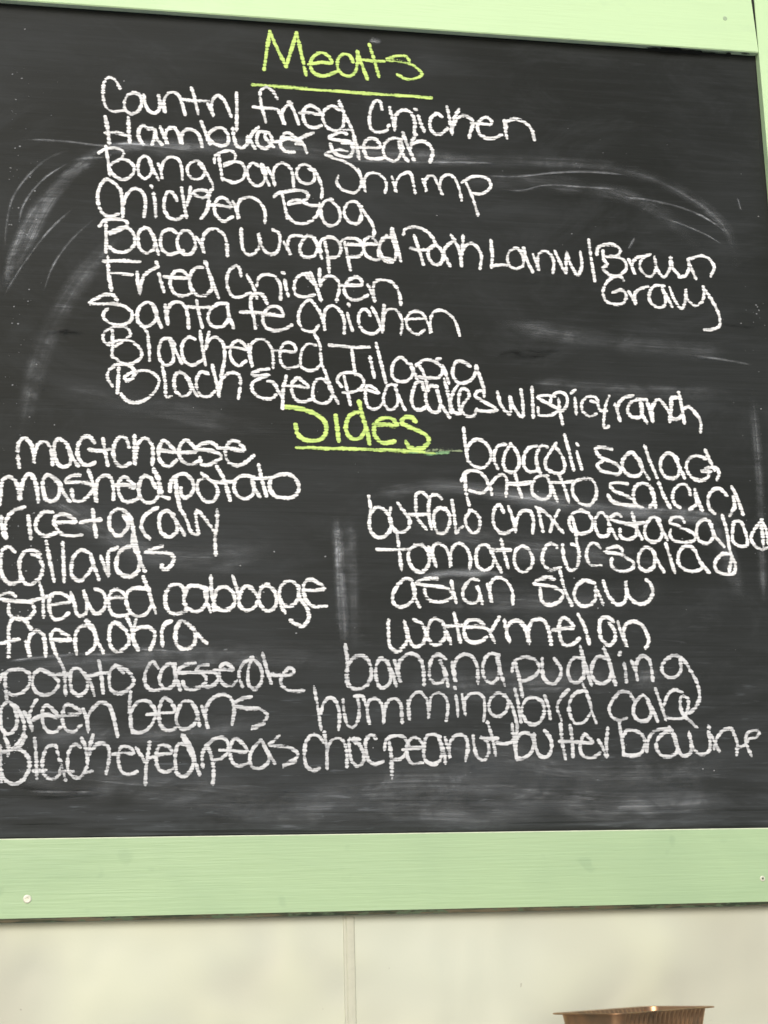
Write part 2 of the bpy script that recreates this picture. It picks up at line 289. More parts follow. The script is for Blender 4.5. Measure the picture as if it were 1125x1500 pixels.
WRITING = """
Meats;y;5.2;-1360,10619 -1320,10909 -1283,11141|-1283,11141 -1194,10918 -1084,10679|-1084,10679 -1019,10908 -948,11151|-948,11151 -896,10895 -839,10584|-796,10726 -641,10767 -507,10770 -546,10853 -639,10902 -732,10850 -782,10734 -746,10624 -634,10581 -520,10618 -426,10663|-243,10807 -287,10894 -359,10900 -423,10839 -439,10725 -385,10628 -293,10600 -219,10662 -185,10800 -185,10959 -133,10781 -65,10583|-29,11054 29,10849 82,10627|-101,10840 24,10831 150,10840|476,10870 436,10929 320,10921 182,10865 339,10854 485,10826 599,10754 639,10689 563,10633 437,10611 323,10666
underline;y;4.8;-1504,10399 -934,10394 -359,10382 242,10379 744,10375
Country;w;5.2;-3120,10243 -3172,10337 -3245,10377 -3300,10328 -3322,10193 -3309,10052 -3264,9958 -3192,9928 -3080,9947|-2882,10170 -2962,10191 -3034,10142 -3065,10051 -3048,9955 -2984,9906 -2904,9947 -2857,10047 -2874,10144 -2930,10193|-2833,10164 -2808,10033 -2760,9956 -2703,9933 -2647,9990 -2640,10097 -2656,10194 -2623,10063 -2575,9968|-2575,9968 -2588,10101 -2551,10193 -2487,10233 -2422,10210 -2373,10098 -2332,9949|-2255,10303 -2219,10179 -2173,9968|-2357,10143 -2219,10135 -2040,10141|-2056,10110 -2024,10032 -1983,9945 -2016,10050 -1991,10168 -1934,10226 -1860,10168 -1771,9959|-1704,10268 -1700,10071 -1707,9776
Fried;w;5.2;-1202,10238 -1267,10342 -1341,10378 -1407,10323 -1408,10196 -1385,10072 -1345,9913|-1492,10097 -1376,10094 -1220,10092|-1187,10067 -1155,9997 -1115,9892 -1146,10016 -1112,10117 -1045,10158 -996,10080 -941,9912|-1058,10193 -1028,10186|-922,10058 -797,10066 -656,10057 -729,10143 -796,10165 -863,10116 -881,9997 -841,9901 -751,9871 -659,9904|-429,10136 -512,10175 -596,10133 -640,10031 -600,9907 -493,9842 -400,9893 -373,10012 -387,10138 -435,10262 -363,10067 -283,9892 -221,9680 -192,9502
Chicken;w;5.6;109,10179 87,10278 46,10298 -19,10204 -54,10023 -27,9892 65,9858 159,9893 192,9961|209,10197 237,10065 264,9910|264,9910 290,10113 386,10186 479,10148 521,10038 512,9893|571,10109 596,10021 634,9912|532,10200 543,10197|865,10128 814,10165 739,10109 714,9984 763,9886 846,9880 933,9964|943,10257 969,10090 994,9901|1090,10233 1022,10093 996,9980|1007,9991 1075,10119 1150,10158 1234,10130 1269,10065 1237,9950 1213,9870|1252,10063 1379,10067 1495,10057 1508,10114 1436,10154 1360,10104 1324,10012 1352,9913 1455,9863 1562,9881 1627,9919|1675,10125 1679,10023 1700,9890|1695,10002 1699,10104 1808,10156 1934,10119 2026,10023 2056,9889
Hamburger;w;5.6;-3291,9845 -3260,9685 -3238,9507|-3014,9854 -3008,9701 -2995,9540|-3281,9644 -3159,9652 -3037,9624|-2776,9725 -2834,9763 -2882,9718 -2890,9619 -2840,9523|-2776,9734 -2702,9721 -2669,9597 -2611,9537|-2686,9704 -2701,9603 -2726,9530|-2628,9752 -2587,9647 -2545,9541 -2570,9639 -2538,9740 -2464,9763 -2414,9685 -2373,9552 -2381,9651 -2332,9735 -2258,9749 -2175,9700 -2125,9540|-2133,9857 -2084,9724 -2018,9556 -2059,9671 -1976,9776 -1892,9800 -1818,9723 -1810,9605 -1893,9555 -1993,9594 -2042,9636|-1751,9800 -1735,9673 -1702,9567 -1635,9543 -1577,9611 -1568,9702 -1526,9623 -1485,9553|-1441,9829 -1517,9742 -1560,9612|-1341,9771 -1425,9775 -1459,9672 -1435,9583 -1360,9551 -1292,9601 -1274,9702 -1324,9772 -1358,9715 -1259,9585|-1233,9650 -1174,9663 -1089,9705 -988,9684 -887,9644 -1004,9738 -1088,9778 -1157,9701 -1166,9600 -1108,9530 -1007,9528|-972,9648 -929,9715 -852,9756 -766,9798|-963,9649 -887,9635 -847,9537
Steak;w;5.6;-349,9816 -425,9829 -563,9747 -428,9719 -308,9708 -268,9600 -313,9515 -415,9509 -516,9567 -548,9656|-373,9870 -279,9866 -248,9749 -225,9621 -194,9495|-394,9688 -292,9694 -223,9686|-165,9643 -45,9647 76,9658 35,9748 -42,9771 -120,9711 -131,9609 -82,9502 12,9493 98,9512|338,9776 234,9788 146,9727 109,9623 149,9516 252,9481 323,9563 361,9676 320,9775 325,9637 416,9495|366,9870 406,9743 494,9518|530,9853 475,9748 456,9682|447,9681 518,9750 623,9775 708,9716 736,9625 701,9503
Bang;w;4.8;-3278,9460 -3252,9292 -3225,9098|-3358,9375 -3270,9434 -3157,9444 -3067,9401 -3090,9320 -3219,9232|-3219,9232 -3106,9301 -2993,9281 -2935,9195 -2975,9095 -3071,9040 -3169,9084 -3226,9160|-2740,9296 -2798,9364 -2863,9333 -2894,9225 -2877,9119 -2812,9069 -2739,9136 -2732,9252 -2765,9304 -2707,9182 -2649,9070|-2650,9266 -2617,9170 -2600,9073 -2617,9187 -2577,9315 -2495,9374 -2413,9343 -2372,9238 -2363,9086|-2109,9271 -2175,9339 -2257,9316 -2306,9224 -2265,9119 -2175,9097 -2109,9146 -2101,9236 -2175,9312 -2092,9218 -2035,9114 -1994,9009 -2027,8945
Bang;w;4.8;-1977,9333 -1968,9415 -1877,9474 -1777,9498 -1719,9439 -1745,9356 -1853,9287|-1927,9426 -1902,9266 -1878,9106|-1853,9323 -1745,9356 -1645,9335 -1604,9247 -1630,9138 -1729,9082 -1829,9099 -1886,9132|-1445,9320 -1512,9352 -1571,9276 -1571,9168 -1514,9073 -1431,9060 -1363,9144 -1362,9280 -1412,9349 -1379,9224 -1314,9075|-1329,9291 -1279,9194 -1239,9070 -1263,9213 -1228,9324 -1160,9373 -1077,9342 -1028,9245 -1013,9074|-791,9322 -858,9373 -942,9341 -977,9230 -928,9142 -828,9112 -760,9170 -766,9278 -825,9311 -757,9306 -700,9192 -661,9049 -671,8941
Shrimp;w;4.8;-345,9577 -430,9594 -550,9556 -618,9524 -501,9476 -365,9430 -248,9355 -179,9240 -185,9113 -264,9027 -340,9040 -440,9080 -481,9168 -463,9233|-206,9339 -166,9205 -127,9052 -141,9188 -87,9291 7,9306 100,9256 140,9168 120,9057|211,9263 234,9173 257,9065 252,9174 315,9287 411,9339 445,9331 476,9205 497,9069|598,9249 621,9177 644,9096 623,9223 668,9299 729,9311 778,9222 842,9061 811,9169 850,9300 938,9342 1006,9291 1054,9165 1082,9011|1100,9250 1216,9321 1339,9343 1434,9306 1466,9225 1401,9139 1312,9106 1243,9111|1152,9235 1208,9100 1246,8974 1283,8821
Chicken;w;5.2;-3094,8903 -3176,8995 -3265,9034 -3328,8969 -3366,8826 -3349,8686 -3291,8584 -3211,8562 -3123,8593|-3094,8911 -3076,8754 -3066,8561 -3060,8737 -3005,8881 -2924,8939 -2843,8899 -2802,8769 -2816,8583|-2705,8880 -2688,8758 -2679,8591|-2733,8976 -2727,8964|-2428,8816 -2485,8910 -2534,8917 -2575,8817 -2574,8676 -2517,8582 -2435,8560 -2354,8608|-2371,8970 -2346,8794 -2313,8601|-2265,8985 -2281,8869 -2305,8761|-2306,8779 -2257,8897 -2175,8955 -2076,8951 -2035,8900 -2126,8860 -2207,8891|-2060,8899 -2044,8811 -2068,8703 -2134,8593|-2052,8775 -1945,8781 -1772,8764 -1830,8849 -1879,8882 -1945,8843 -1978,8743 -1945,8621 -1863,8572 -1765,8631|-1755,8827 -1715,8740 -1682,8609 -1706,8723 -1664,8858 -1548,8901 -1433,8845 -1367,8723 -1369,8581
Bog;w;5.2;-1249,8926 -1215,8964 -1098,8998 -947,9024 -847,8994 -839,8940 -915,8882 -1075,8828|-1157,8967 -1125,8808 -1094,8649|-1075,8855 -999,8895 -915,8882 -799,8826 -715,8839|-698,8858 -716,8740 -819,8619 -953,8585 -1052,8633 -1102,8702|-545,8921 -613,8908 -673,8833 -675,8689 -602,8585 -518,8590 -448,8683 -471,8826 -562,8911|-183,8859 -258,8909 -351,8886 -396,8758 -348,8653 -247,8622 -195,8679 -192,8823 -224,8893 -142,8771 -61,8650 -30,8526 -40,8471
Bacon;w;5.2;-3337,8433 -3290,8497 -3162,8530 -3049,8518 -3009,8477 -3072,8412 -3208,8336|-3266,8489 -3259,8307 -3261,8107|-3216,8361 -3113,8410 -3000,8416 -2927,8324 -2934,8202 -3029,8119 -3141,8113 -3222,8170|-2791,8436 -2855,8406 -2887,8308 -2861,8170 -2789,8113 -2709,8161 -2685,8284 -2759,8420 -2823,8448 -2759,8420 -2693,8283 -2644,8112|-2435,8393 -2500,8433 -2589,8394 -2621,8287 -2596,8166 -2515,8109 -2418,8140 -2353,8161|-2354,8423 -2410,8350 -2418,8227 -2353,8126 -2272,8121 -2207,8220 -2232,8359 -2305,8426 -2362,8414|-2191,8344 -2142,8259 -2101,8156 -2126,8277 -2077,8420 -1979,8469 -1880,8413 -1832,8292 -1824,8126
Wrapped;w;5.2;-1658,8477 -1651,8336 -1627,8197 -1554,8148 -1471,8204 -1429,8330 -1453,8435 -1413,8278 -1323,8168 -1240,8189 -1189,8324 -1204,8447 -1270,8488|-1139,8327 -1099,8258 -1058,8172 -1099,8276 -1072,8392 -1005,8431 -922,8423|-772,8416 -855,8430 -923,8355 -949,8248 -909,8161 -809,8157 -742,8231 -748,8364 -789,8424 -724,8294 -685,8155|-639,8352 -609,8176 -596,7982|-691,8243 -707,8331 -655,8404 -554,8427 -472,8369 -448,8273 -492,8182 -609,8158|-396,8364 -366,8188 -336,8021|-440,8273 -455,8361 -387,8418 -285,8432 -194,8383 -162,8305 -206,8213 -358,8179|-354,8348 -237,8345 -101,8361 0,8366|1,8384 -65,8461 -142,8421 -170,8322 -130,8208 -22,8160 80,8192 181,8179|122,8480 52,8422 32,8278 97,8175 180,8143|13,8224 34,8350 104,8452 189,8465|15,8278 63,8182 146,8141 215,8180 236,8306 189,8465 193,8591 231,8431 291,8166
Pork;w;5.2;335,8518 354,8582 466,8614 585,8593 685,8508 725,8411 663,8345 542,8322 423,8334|471,8498 517,8338 571,8135|733,8403 654,8345 634,8254 690,8150 776,8145 822,8246 799,8334 733,8403|832,8300 863,8212 903,8133|829,8210 833,8318 896,8411 976,8469|935,8530 1000,8416 1038,8292 1050,8140|1081,8529 1077,8420 1055,8275|1075,8348 1129,8423 1207,8436 1265,8375 1305,8287 1281,8115
Loin;w;5.2;1434,8483 1444,8312 1429,8140|1429,8146 1516,8168 1638,8173|1821,8367 1752,8400 1672,8359 1633,8267 1663,8160 1740,8128 1820,8168 1842,8268 1786,8383|1848,8404 1877,8261 1947,8102|1967,8319 1997,8230 2027,8123 2016,8249 2047,8351 2118,8381 2195,8331 2225,8241 2209,8105
w;w;5.2;2250,8379 2304,8245 2376,8104 2383,8231 2399,8377 2443,8216 2524,8083 2584,8204 2576,8386|2692,8556 2713,8301 2741,8021
Brown;w;5.2;2788,8369 2811,8461 2920,8513 3044,8500 3102,8430 3036,8363 2910,8347|2870,8418 2880,8291 2922,8247 2857,8190 2932,8111 3046,8099 3149,8176 3163,8268 3088,8338 2964,8359|3202,8316 3233,8235 3270,8127 3243,8254 3293,8338 3448,8392|3485,8403 3373,8333 3339,8231 3396,8133 3484,8119 3553,8214 3537,8378 3562,8214 3644,8108 3723,8203 3753,8379 3778,8224 3844,8145|3851,8118 3934,8140 3987,8252 3986,8354|3986,8354 4022,8236 4067,8109|3986,8363 4079,8395 4180,8418 4276,8368 4323,8268 4269,8155
Gravy;w;5.2;3114,8047 3063,8090 2965,8067 2880,7982 2837,7853 2883,7747 2996,7716 3095,7738 3137,7849 3079,7909 2970,7868|3175,7887 3215,7816 3254,7727 3244,7853 3311,7929 3421,7970|3636,7989 3511,7983 3441,7880 3443,7772 3527,7703 3617,7716 3652,7835 3608,7970 3663,7854 3725,7720|3715,7965 3767,7804 3849,7698 3910,7810 3921,7956 3930,7829 4031,7742 4125,7801 4161,7912 4158,7994|4158,7994 4238,7861 4316,7700 4343,7574 4326,7483 4224,7433 4134,7430
Fried;w;5.2;-3283,7985 -3092,8000 -2868,8005|-3236,8039 -3226,7842 -3191,7629|-3218,7842 -3090,7839 -2955,7829|-2891,7857 -2882,7737 -2857,7601 -2842,7739 -2787,7854 -2651,7946|-2667,7998 -2659,7986|-2634,7852 -2610,7750 -2577,7639|-2570,7821 -2417,7819 -2288,7825 -2353,7900 -2433,7905 -2489,7833 -2505,7737 -2456,7627 -2352,7589 -2247,7637|-2126,7963 -2207,7950 -2264,7852 -2263,7714 -2191,7613 -2094,7609 -2013,7690 -2029,7846 -2093,8051 -2029,7863 -1932,7590
Chicken;w;5.2;-1662,7880 -1686,7984 -1735,7999 -1800,7943 -1834,7802 -1802,7665 -1737,7599 -1639,7620 -1557,7667|-1588,7883 -1524,7764 -1476,7610|-1475,7767 -1441,7873 -1350,7912 -1260,7890 -1195,7797 -1189,7605|-1160,7942 -1147,7939|-1137,7843 -1122,7748 -1098,7653|-855,7882 -896,7933 -979,7894 -1022,7787 -1007,7674 -917,7643 -784,7675|-821,7954 -765,7816 -702,7609|-712,8003 -714,7906 -707,7801|-707,7801 -664,7891 -580,7921 -498,7881 -475,7794 -512,7609|-466,7812 -332,7818 -198,7833 -213,7903 -280,7926 -365,7870 -417,7762 -369,7659 -270,7628 -134,7695|-123,7828 -83,7742 -44,7620 -58,7743 -46,7858 39,7906 173,7877 254,7757 275,7599
Santa;w;5.2;-3126,7512 -3167,7562 -3262,7569 -3356,7519 -3442,7456 -3308,7453 -3181,7458 -3054,7438 -2950,7358 -2957,7264 -3067,7200 -3194,7212 -3274,7276 -3275,7344 -3236,7388|-2688,7454 -2768,7493 -2847,7447 -2886,7343 -2862,7225 -2782,7194 -2687,7249 -2655,7353 -2704,7471 -2671,7352 -2607,7193|-2560,7460 -2552,7340 -2527,7230 -2536,7375 -2496,7479 -2416,7517 -2335,7469 -2295,7351 -2287,7197|-2191,7536 -2166,7391 -2126,7212|-2311,7462 -2174,7459 -2045,7464|-1835,7517 -1948,7503 -2037,7413 -2054,7292 -1981,7218 -1884,7231 -1819,7319 -1827,7517 -1811,7388 -1755,7219
Fe;w;5.2;-1354,7546 -1410,7648 -1475,7662 -1533,7625 -1550,7520 -1518,7383 -1495,7229|-1665,7420 -1543,7422 -1404,7414|-1404,7397 -1281,7402 -1167,7389 -1182,7467 -1264,7507 -1354,7468 -1404,7362 -1381,7251 -1284,7200 -1169,7217 -1062,7273
Chicken;w;4.8;-757,7782 -823,7857 -863,7952 -871,7952|-705,7435 -770,7536 -835,7612 -918,7547 -978,7406 -955,7268 -874,7203 -792,7215 -738,7286|-721,7469 -690,7366 -659,7228 -673,7384 -638,7507 -563,7545 -481,7496 -425,7359 -428,7203|-382,7448 -359,7345 -328,7242|-368,7571 -361,7557|-107,7442 -147,7511 -206,7508 -249,7419 -227,7281 -146,7214 -46,7218 14,7273|-79,7540 -24,7428 38,7239|72,7564 52,7449 40,7309|64,7572 60,7432 38,7239|60,7432 96,7512 180,7533 254,7475 285,7371 264,7222|328,7408 463,7422 565,7435 533,7496 449,7518 372,7471 335,7373 382,7261 474,7221 551,7277|565,7444 613,7350 635,7245 631,7385 669,7501 755,7540 855,7509 937,7416 990,7233
Blackened;w;4.8;-3177,7144 -3168,6993 -3173,6808|-3214,6941 -3270,6989 -3279,7056 -3225,7134 -3115,7172 -3004,7160 -2963,7085 -3026,7015 -3128,6935|-3207,6966 -3081,7005 -2955,7001 -2859,6920 -2827,6837 -2874,6768 -2983,6714 -3078,6744 -3173,6808|-2814,7176 -2773,7127 -2749,6975 -2739,6773|-2446,6987 -2510,7052 -2590,7032 -2629,6929 -2620,6794 -2557,6721 -2477,6749 -2462,6868 -2502,7036 -2430,6886 -2366,6753|-2215,7055 -2271,7079 -2343,7025 -2366,6905 -2326,6771 -2238,6732 -2126,6796|-2150,7152 -2126,6982 -2086,6746|-2046,7147 -2070,7035 -2086,6950|-2078,6950 -2046,7053 -1965,7091 -1885,7026 -1861,6907 -1878,6720 -1910,6617|-1869,6967 -1740,6971 -1595,6951 -1643,7026 -1707,7058 -1772,7004 -1797,6893 -1765,6792 -1693,6744 -1612,6806|-1578,7003 -1571,6884 -1531,6741 -1562,6919 -1529,7039 -1448,7085 -1366,7063 -1302,6962 -1287,6826 -1288,6741|-1278,6955 -1156,6951 -1017,6948 -1032,7024 -1105,7064 -1171,7019 -1205,6915 -1190,6796 -1126,6730 -987,6769|-778,7034 -860,7048 -935,6976 -961,6855 -946,6753 -865,6714 -767,6743 -708,6813|-792,7189 -728,7053 -715,6882 -708,6796 -669,6712 -638,6611
Tilapia;w;5.2;-605,7044 -465,7034 -300,7021 -134,7033|-341,7016 -328,6879 -307,6691|-120,6904 -98,6784 -76,6664|-41,7080 -11,6942 26,6771 63,6600|345,6843 263,6918 187,6880 143,6775 156,6655 238,6615 339,6636 400,6733 362,6852 409,6750 455,6631|470,6830 510,6771 556,6634 577,6515|445,6829 513,6884 615,6896 714,6856 770,6772 725,6692 607,6671 474,6683|699,6908 733,6918|772,6824 802,6729 832,6618|1102,6844 1036,6885 952,6900 898,6820 894,6698 958,6622 1060,6634 1147,6707 1177,6812 1179,6864 1216,6727 1268,6555
Black;w;5.2;-3169,6449 -3217,6522 -3218,6605 -3156,6683 -3062,6711 -2975,6706 -2912,6633 -2935,6548 -3005,6512 -3021,6554 -2951,6615 -2888,6625|-3093,6676 -3099,6526 -3105,6368|-2888,6625 -2794,6645 -2683,6607 -2627,6534 -2666,6407 -2775,6295 -2901,6250 -2995,6271 -3058,6344|-2588,6695 -2556,6511 -2539,6328 -2492,6338|-2270,6504 -2334,6619 -2413,6634 -2453,6548 -2428,6398 -2349,6342 -2270,6387 -2254,6505 -2318,6603 -2254,6471 -2182,6356|-2062,6629 -2126,6652 -2182,6591 -2190,6456 -2135,6358 -2047,6352 -1983,6413|-2006,6732 -1967,6565 -1927,6364|-1886,6703 -1903,6533 -1935,6381|-1935,6499 -1870,6602 -1774,6656 -1693,6625 -1678,6507 -1703,6346
Eyed;w;5.2;-1345,6714 -1467,6692 -1548,6639 -1451,6633 -1338,6637 -1452,6591 -1541,6520 -1518,6411 -1422,6356 -1309,6351 -1260,6395|-1347,6561 -1290,6554 -1227,6438 -1179,6372|-1135,6627 -1170,6474 -1180,6321 -1181,6237|-1121,6509 -999,6513 -868,6501 -933,6575 -997,6615 -1055,6562 -1072,6460 -1017,6343 -920,6321 -822,6367|-630,6560 -720,6616 -794,6571 -820,6451 -806,6350 -725,6302 -626,6339 -584,6425 -622,6577|-654,6627 -607,6475 -520,6325
Pea;w;4.8;-475,6531 -523,6598 -497,6667 -389,6705 -274,6683 -210,6625 -211,6557 -295,6477 -452,6455|-440,6652 -410,6499 -373,6305|-270,6495 -147,6491 -23,6461 -96,6527 -162,6550 -188,6472 -183,6353 -136,6261 -53,6264 14,6325|187,6570 104,6568 43,6463 31,6343 95,6260 179,6296 207,6400 170,6553 216,6417 286,6266
Cakes;w;5.2;519,6530 505,6616 446,6614 393,6509 372,6371 411,6278 494,6272 562,6326|688,6570 604,6576 551,6497 555,6342 610,6250 693,6253 722,6365 686,6536 730,6348 825,6188|783,6660 819,6488 852,6249|940,6587 887,6508 849,6403|848,6369 877,6250 961,6235|962,6269 1016,6374 1079,6462 1056,6539 989,6546 952,6441 963,6287 1060,6204 1128,6223 1165,6293|1265,6468 1259,6529 1191,6526 1155,6465 1253,6399 1369,6334 1418,6292 1316,6272 1181,6276
w;w;5.2;1436,6517 1472,6354 1577,6245 1591,6375 1587,6479 1624,6342 1728,6215 1744,6363 1727,6553|1866,6592 1866,6419 1865,6220
Spicy;w;4.8;2143,6488 2041,6502 1928,6473 2003,6423 2120,6366 2186,6325 2132,6271 2011,6241 1935,6256 1930,6334|2193,6455 2203,6308 2228,6135|2088,6408 2109,6487 2198,6542 2283,6519 2304,6433 2255,6327 2168,6298|2406,6575 2361,6539|2401,6470 2404,6384 2407,6279|2606,6442 2692,6427 2661,6496 2575,6502 2494,6439 2487,6317 2578,6250 2657,6278|2606,6442 2675,6427 2712,6332 2790,6326|2836,6511 2796,6431 2761,6273 2752,6116 2804,6126
Ranch;w;5.6;3133,6533 3009,6490 2942,6400 2929,6330|2908,6408 2929,6330 2956,6209|3305,6482 3200,6482 3101,6432 3060,6334 3116,6257 3221,6261 3253,6358 3233,6453 3241,6305 3295,6193|3321,6465 3348,6343 3374,6195 3375,6344 3408,6450 3472,6487 3546,6411 3600,6298 3594,6219|3695,6530 3641,6519 3626,6422 3607,6281|3605,6246 3710,6249 3749,6303|3734,6584 3758,6426 3778,6207|3790,6383 3845,6411 3928,6335 3990,6222 3981,6099
Sides;y;6.4;-1148,6255 -1002,6242 -841,6197 -728,6133 -665,6034 -691,5915 -781,5846 -911,5851 -1007,5923 -1030,6031|-551,6155 -538,6021 -521,5861|-268,6214 -351,6195 -418,6100 -429,5973 -358,5883 -259,5902 -208,5980|-266,6342 -229,6165 -176,5964 -154,5829|-91,6067 41,6068 181,6062 141,6134 59,6157 -40,6120 -92,6025 -79,5916 18,5843 142,5863|406,6124 366,6166 275,6163 240,6103 354,6038 485,5982 565,5908 529,5823 412,5777 314,5808 290,5858
underline;y;5.2;-1017,5756 -653,5757 -246,5756 164,5750 493,5737 617,5729
green;g;5.6;328,5738 460,5731 592,5718 693,5742 793,5750
dull;d;5.6;543,5744 694,5771 827,5771 943,5766
mac;w;5.6;-4198,5445 -4217,5590 -4205,5735 -4146,5786 -4076,5723 -4042,5610 -4035,5497 -4028,5627 -3984,5725 -3916,5751 -3861,5696 -3836,5599 -3826,5486|-3686,5750 -3763,5788 -3808,5730 -3805,5600 -3773,5504 -3711,5449 -3635,5491 -3622,5605 -3670,5734 -3637,5621 -3542,5477|-3362,5759 -3425,5822 -3494,5804 -3546,5705 -3544,5591 -3497,5511 -3435,5472 -3358,5514
+;w;5.6;-3415,5667 -3306,5662 -3191,5681|-3262,5794 -3237,5648 -3204,5494
Cheese;w;5.6;-2966,5720 -3006,5817 -3068,5832 -3129,5749 -3143,5617 -3096,5505 -3033,5474 -2956,5516|-2905,5845 -2903,5689 -2902,5509 -2887,5624 -2865,5756 -2787,5824 -2709,5760 -2692,5629 -2699,5515|-2614,5680 -2528,5674 -2442,5669 -2513,5765 -2576,5796 -2622,5713 -2622,5598 -2582,5517 -2504,5495 -2426,5562|-2426,5661 -2316,5664 -2190,5683 -2253,5772 -2316,5812 -2379,5752 -2395,5637 -2331,5540 -2237,5526 -2158,5569|-1961,5755 -2032,5795 -2127,5776 -2206,5708 -2095,5702 -1984,5681 -1898,5625 -1969,5566 -2064,5522 -2135,5529 -2151,5602|-1937,5731 -1794,5722 -1635,5715 -1698,5796 -1778,5818 -1842,5759 -1858,5651 -1811,5553 -1716,5523 -1620,5566 -1532,5643
Mashed;w;5.6;-4413,4993 -4395,5152 -4376,5280 -4316,5330 -4240,5283 -4199,5188 -4181,5061 -4169,5189 -4142,5302 -4083,5367 -4028,5304 -3995,5193 -3977,5049|-3800,5326 -3884,5356 -3929,5291 -3918,5147 -3886,5067 -3810,5053 -3750,5118 -3753,5263 -3830,5325 -3754,5295 -3705,5167 -3627,5057|-3525,5365 -3617,5354 -3685,5288 -3555,5283 -3432,5270 -3354,5231 -3414,5125 -3505,5059 -3582,5074 -3606,5185|-3419,5416 -3370,5271 -3329,5055 -3338,5191 -3309,5321 -3233,5371 -3171,5341 -3139,5228 -3137,5091|-3124,5253 -3016,5263 -2891,5234 -2954,5313 -3017,5352 -3070,5310 -3076,5165 -3014,5069 -2921,5071 -2844,5113|-2659,5239 -2722,5351 -2784,5374 -2838,5300 -2844,5154 -2782,5066 -2704,5060 -2627,5142 -2620,5288 -2691,5466 -2628,5353 -2596,5208 -2588,5143 -2510,5112
Potato;w;5.6;-2495,5202 -2487,5308 -2410,5391 -2331,5409 -2253,5346 -2221,5249 -2268,5150 -2331,5124 -2370,5164 -2370,5229|-2433,5341 -2417,5179 -2377,4986|-2127,5414 -2048,5350 -1970,5287 -1946,5189 -1986,5107 -2064,5081 -2143,5136 -2182,5233 -2166,5331 -2095,5374|-1953,5500 -1875,5354 -1805,5111|-1977,5316 -1875,5314 -1764,5328|-1526,5379 -1637,5401 -1732,5358 -1757,5243 -1702,5146 -1623,5123 -1543,5182 -1527,5280 -1550,5378 -1527,5264 -1464,5159|-1469,5529 -1431,5348 -1384,5169|-1526,5363 -1430,5373 -1327,5384|-1126,5430 -1238,5419 -1327,5367 -1344,5268 -1297,5179 -1209,5148 -1098,5150 -1017,5210 -1007,5309 -1062,5398 -1142,5434
Rice;w;5.6;-4379,4851 -4368,4724 -4320,4599 -4338,4725 -4318,4836 -4246,4932 -4134,4974|-4081,4864 -4068,4746 -4050,4619|-3822,4917 -3913,4923 -3980,4842 -4000,4747 -3953,4668 -3877,4646 -3772,4679|-3752,4807 -3653,4809 -3554,4811 -3608,4865 -3685,4896 -3761,4886 -3797,4822 -3765,4735 -3711,4673 -3605,4651 -3491,4664
+;w;5.6;-3493,4807 -3394,4829 -3280,4843|-3366,4950 -3348,4806 -3323,4648
Gravy;w;5.6;-2934,4862 -2997,4941 -3090,4971 -3166,4906 -3179,4778 -3132,4691 -3071,4660 -2995,4717 -2965,4813 -3027,4892 -2950,4862 -2918,4782 -2902,4687|-2642,4996 -2750,4930 -2811,4832 -2810,4736 -2732,4634|-2455,4919 -2533,4966 -2595,4933 -2617,4804 -2578,4692 -2500,4653 -2423,4711 -2416,4807 -2486,4935 -2408,4824 -2330,4688|-2361,4970 -2299,4842 -2236,4698 -2174,4691 -2190,4828 -2190,4973 -2096,4878 -2002,4750|-1955,4978 -1955,4832 -1979,4654 -1972,4462
Collards;w;5.6;-4226,4459 -4280,4505 -4347,4489 -4373,4363 -4354,4192 -4284,4099 -4210,4100 -4151,4124|-3948,4440 -4032,4478 -4114,4453 -4164,4350 -4152,4194 -4105,4101 -4015,4095 -3942,4166 -3907,4276 -3962,4400 -4031,4431|-3876,4575 -3833,4355 -3784,4129|-3694,4562 -3683,4357 -3671,4130|-3404,4456 -3480,4486 -3555,4438 -3591,4327 -3581,4186 -3505,4132 -3415,4204 -3356,4330 -3389,4456 -3341,4299 -3286,4158|-3266,4411 -3219,4285 -3180,4183 -3189,4333 -3176,4475 -3092,4524|-2916,4543 -3023,4509 -3083,4413 -3089,4271 -3020,4201 -2928,4194 -2852,4258 -2838,4401 -2916,4559 -2910,4686 -2854,4480 -2814,4338 -2776,4259|-2585,4548 -2670,4515 -2769,4466 -2638,4468 -2515,4469 -2453,4423 -2468,4343 -2530,4278 -2591,4293 -2584,4325
Stewed;w;5.2;-4206,3953 -4251,3983 -4325,3975 -4399,3935 -4324,3905 -4189,3891 -4070,3884 -4010,3854 -3993,3777 -4051,3707 -4140,3690 -4214,3705 -4268,3759 -4270,3844|-4070,3884 -3937,3924 -3803,3957|-3941,4103 -3908,3979 -3888,3723|-3831,3856 -3711,3872 -3591,3897 -3637,3959 -3713,3989 -3803,3980 -3831,3902 -3821,3778 -3767,3693 -3693,3702 -3619,3757|-3593,3990 -3553,3858 -3506,3734 -3438,3750 -3410,3860 -3458,4031 -3410,3891 -3318,3759 -3228,3815 -3207,3924 -3246,4010 -3322,4040|-3199,3932 -3093,3944 -2994,3950 -3033,4020 -3109,4035 -3169,3971 -3168,3831 -3106,3738 -3015,3739 -2939,3763|-2728,4047 -2866,4053 -2957,4021 -2979,3895 -2924,3770 -2848,3732 -2756,3764 -2696,3851|-2790,4180 -2728,4023 -2689,3882 -2650,3781
